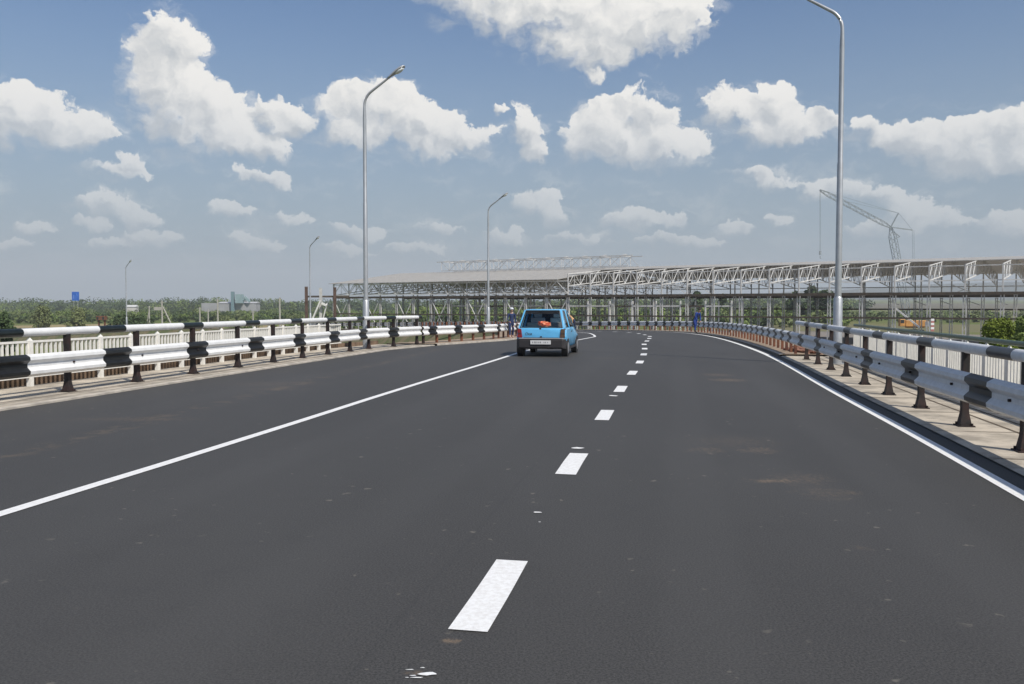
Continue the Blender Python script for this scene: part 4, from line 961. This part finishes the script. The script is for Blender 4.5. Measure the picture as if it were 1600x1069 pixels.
# ------------------------------------------------------------------ far small things on the left
PW = mat('pole_concrete', (.40, .385, .34), .85, var=.15)
for X, top, d, strut, lb in ((253, 470, 190, 1, 'pale concrete utility pole with a slanting strut right of the far lamp post'), (312, 480, 200, 0, 'short thick concrete pole left of the tall bare pole'), (325, 484, 215, 0, 'thin short pole between two taller concrete poles'), (340, 467, 195, 0, 'tall bare concrete pole left of the turquoise plant'), (437, 465, 180, 0, 'tallest bare concrete pole between the plant and the brown frame'), (395, 486, 210, 0, 'short slim pole right of the turquoise plant'), (233, 478, 230, 2, 'distant forked wooden pole left of the strutted pole')):
    b = at(X, HOR, d); root = empty('utility_pole', (b.x, d, GROUND)); tag(root, lb, 'pole', 'utility poles in the left fields'); h = tz(top, d) - GROUND
    mb = MB(); mb.tube([(0, 0, -.2), (0, 0, h)], [.24, .15], 8); mb.build('shaft', PW, root)
    if strut == 1:
        mb = MB(); mb.tube([(.2, 0, h * .86), (4.0, 0, 0)], .15, 7); mb.build('strut', PW, root); mb = MB(); mb.box((-.9, 0, h * .82), (1.6, .3, .7)); mb.build('lamp_box', PW, root)
    if strut == 2:
        mb = MB(); mb.tube([(-.1, 0, h * .8), (-1.4, 0, 0)], .14, 7); mb.build('strut', PW, root)
    mb = MB(); mb.bar((-.55, 0, h - .35), (.55, 0, h - .35), .09, .09); mb.build('crossarm', PW, root)
p = at(118, 463, 300); root = empty('road_sign', (p.x, 300, GROUND)); tag(root, 'blue rectangular road sign standing above the left scrub', 'road sign')
mb = MB(); mb.box((0, 0, p.z - GROUND), (2.5, .12, 3.1)); sg = mb.build('sign_panel', mat('sign_blue', (.03, .13, .50), .5, var=.15, vscale=1), root, bevel=.03)
mb = MB(); mb.bar((-.6, -.08, p.z - GROUND + .5), (-.6, -.08, p.z - GROUND - .9), .12, .03); mb.bar((.3, -.08, p.z - GROUND + .9), (.7, -.08, p.z - GROUND + .1), .12, .03); mb.build('sign_marking', mat('sign_pale_blue', (.25, .38, .66), .5), sg)
mb = MB()
for sx in (-.7, .7): mb.tube([(sx, .12, 0), (sx, .12, p.z - GROUND + 1.3)], .09, 8)
mb.build('sign_legs', GALV, root)
# concrete plant
d = 820; c = at(375, 480, d); root = empty('factory', (c.x, d, GROUND)); tag(root, 'distant grey factory with a turquoise tower and hoppers', 'factory')
FG = mat('factory_grey', (.34, .34, .35), .8, var=.15, vscale=.1); TQ = mat('turquoise_sheet', (.26, .36, .38), .6, var=.15, vscale=.2)
def fx(X): return at(X, HOR, d).x - c.x
def fz(Y): return tz(Y, d) - GROUND
mb = MB(); mb.box(((fx(342) + fx(400)) / 2, 6, fz(474) / 2), (fx(400) - fx(342), 14, fz(474))); mb.box(((fx(300) + fx(340)) / 2, 25, fz(473.5) / 2), (fx(338) - fx(306), 14, fz(473.5))); mb.build('wall', FG, root)
mb = MB(); mb.loft([[(fx(x), -1.5, fz(474)), (fx(x), 13.5, fz(474)), (fx(x), 6, fz(471.5))] for x in (341, 401)]); mb.build('roof', mat('factory_roof', (.42, .42, .43), .7), root)
mb = MB(); mb.box((fx(365.5), -3, fz(456) / 2), (fx(368) - fx(363.5), 3, fz(456))); mb.build('tower', mat('tower_blue_green', (.15, .235, .26), .6), root)
mb = MB(); mb.box((fx(376), -3, (fz(460) + fz(474)) / 2), (fx(380) - fx(369), 5, fz(460) - fz(474))); mb.bar((fx(392), -3, fz(472)), (fx(384), -3, fz(464)), 2.2, 2); mb.bar((fx(380), -3, fz(468)), (fx(390), -3, fz(468)), 1.0, 1.2); mb.build('hopper', TQ, root)
# small white house, rust coloured trailer
d = 620; c = at(207, 478, d); root = empty('house', (c.x, d, GROUND)); tag(root, 'small white roofed house in the scrub right of the far lamp post', 'house')
h = tz(479, d) - GROUND
mb = MB(); mb.box((0, 0, h / 2 - .2), (6.5, 5, h)); mb.build('wall', mat('house_wall', (.55, .53, .50), .8), root); mb = MB(); mb.loft([[(x, -2.9, h - .3), (x, 2.9, h - .3), (x, 0, h + 1.1)] for x in (-3.6, 3.6)]); mb.build('roof', mat('white_roof', (.55, .55, .54), .6), root)
d = 235; c = at(159, 497, d); root = empty('trailer', (c.x, d, GROUND)); tag(root, 'small rust brown trailer parked in the scrub left of the far lamp post', 'trailer')
zc = c.z - GROUND
mb = MB(); mb.box((0, 0, zc), (2.3, 1.6, 1.1)); mb.build('box_body', mat('rusty_brown_sheet', (.20, .085, .045), .8, var=.4, vscale=2), root)
mb = MB(); mb.box((-.75, -.82, zc - .05), (.5, .04, .7)); mb.box((.75, -.82, zc - .05), (.5, .04, .7)); mb.build('window', MATS['dark_glass'], root)
mb = MB()
for sx in (-.8, .8): mb.box((sx, 0, (zc - .5) / 2), (.15, .8, zc - .5))
mb.build('undercarriage', POSTR, root)
# striped barrier board and rubble by the right verge
d = 148; c = at(1457, 508, d); root = empty('warning_board', (c.x, d, GROUND)); tag(root, 'red and white striped warning board right of the orange crane house', 'warning board')
mb = MB()
for q in range(6): mb.box((0, 0, c.z - GROUND - .9 + q * .36), (.55, .1, .36), q % 2)
mb.build('board', [mat('warning_red', (.36, .15, .13), .6), RAILW], root); mb = MB(); mb.tube([(0, .1, 0), (0, .1, c.z - GROUND)], .06, 6); mb.build('leg', GALV, root)
def heap(loc, rx, ry, h, m, label, seed, name='soil_heap'):
    r_ = random.Random(seed); bm = bmesh.new(); bmesh.ops.create_icosphere(bm, subdivisions=4, radius=1)
    from mathutils import noise
    for v in bm.verts:
        k = 1 + .35 * noise.noise(v.co * 2.3 + Vector((seed, 0, 0))) + .15 * noise.noise(v.co * 7)
        v.co = Vector((v.co.x * rx * k, v.co.y * ry * k, max(-.1, v.co.z * h * k)))
    me = bpy.data.meshes.new(name); bm.to_mesh(me); bm.free(); me.materials.append(m); o = bpy.data.objects.new(name, me); COL.objects.link(o); o.location = loc
    return tag(o, label, 'heap')
s_ = s_of_y(28.6); a = Vector((np.interp(s_, S, RP[:, 0]) + 1.25, 28.4, 0)); heap((a.x, a.y, zr(a.y) + .02), .35, 1.6, .22, mat('red_soil', (.30, .14, .09), .95, var=.4, vscale=4, bump=.5, bscale=20), 'low heap of reddish soil behind the low guardrail where the bridge handrail ends', 3)

# ------------------------------------------------------------------ the air between here and the skyline
HZ = 1
if HZ:
    hm = bpy.data.materials.new('summer_haze'); hm.use_nodes = True; t = hm.node_tree; t.nodes.remove(t.nodes['Principled BSDF'])
    pv = t.nodes.new('ShaderNodeVolumePrincipled'); pv.inputs['Color'].default_value = (.93, .97, 1.0, 1); pv.inputs['Density'].default_value = .00019; pv.inputs['Anisotropy'].default_value = .0
    t.links.new(pv.outputs[0], t.nodes['Material Output'].inputs['Volume'])
    mb = MB(); mb.box((0, 2700, 136), (20000, 9000, 292)); tag(mb.build('haze', hm), kind='stuff')
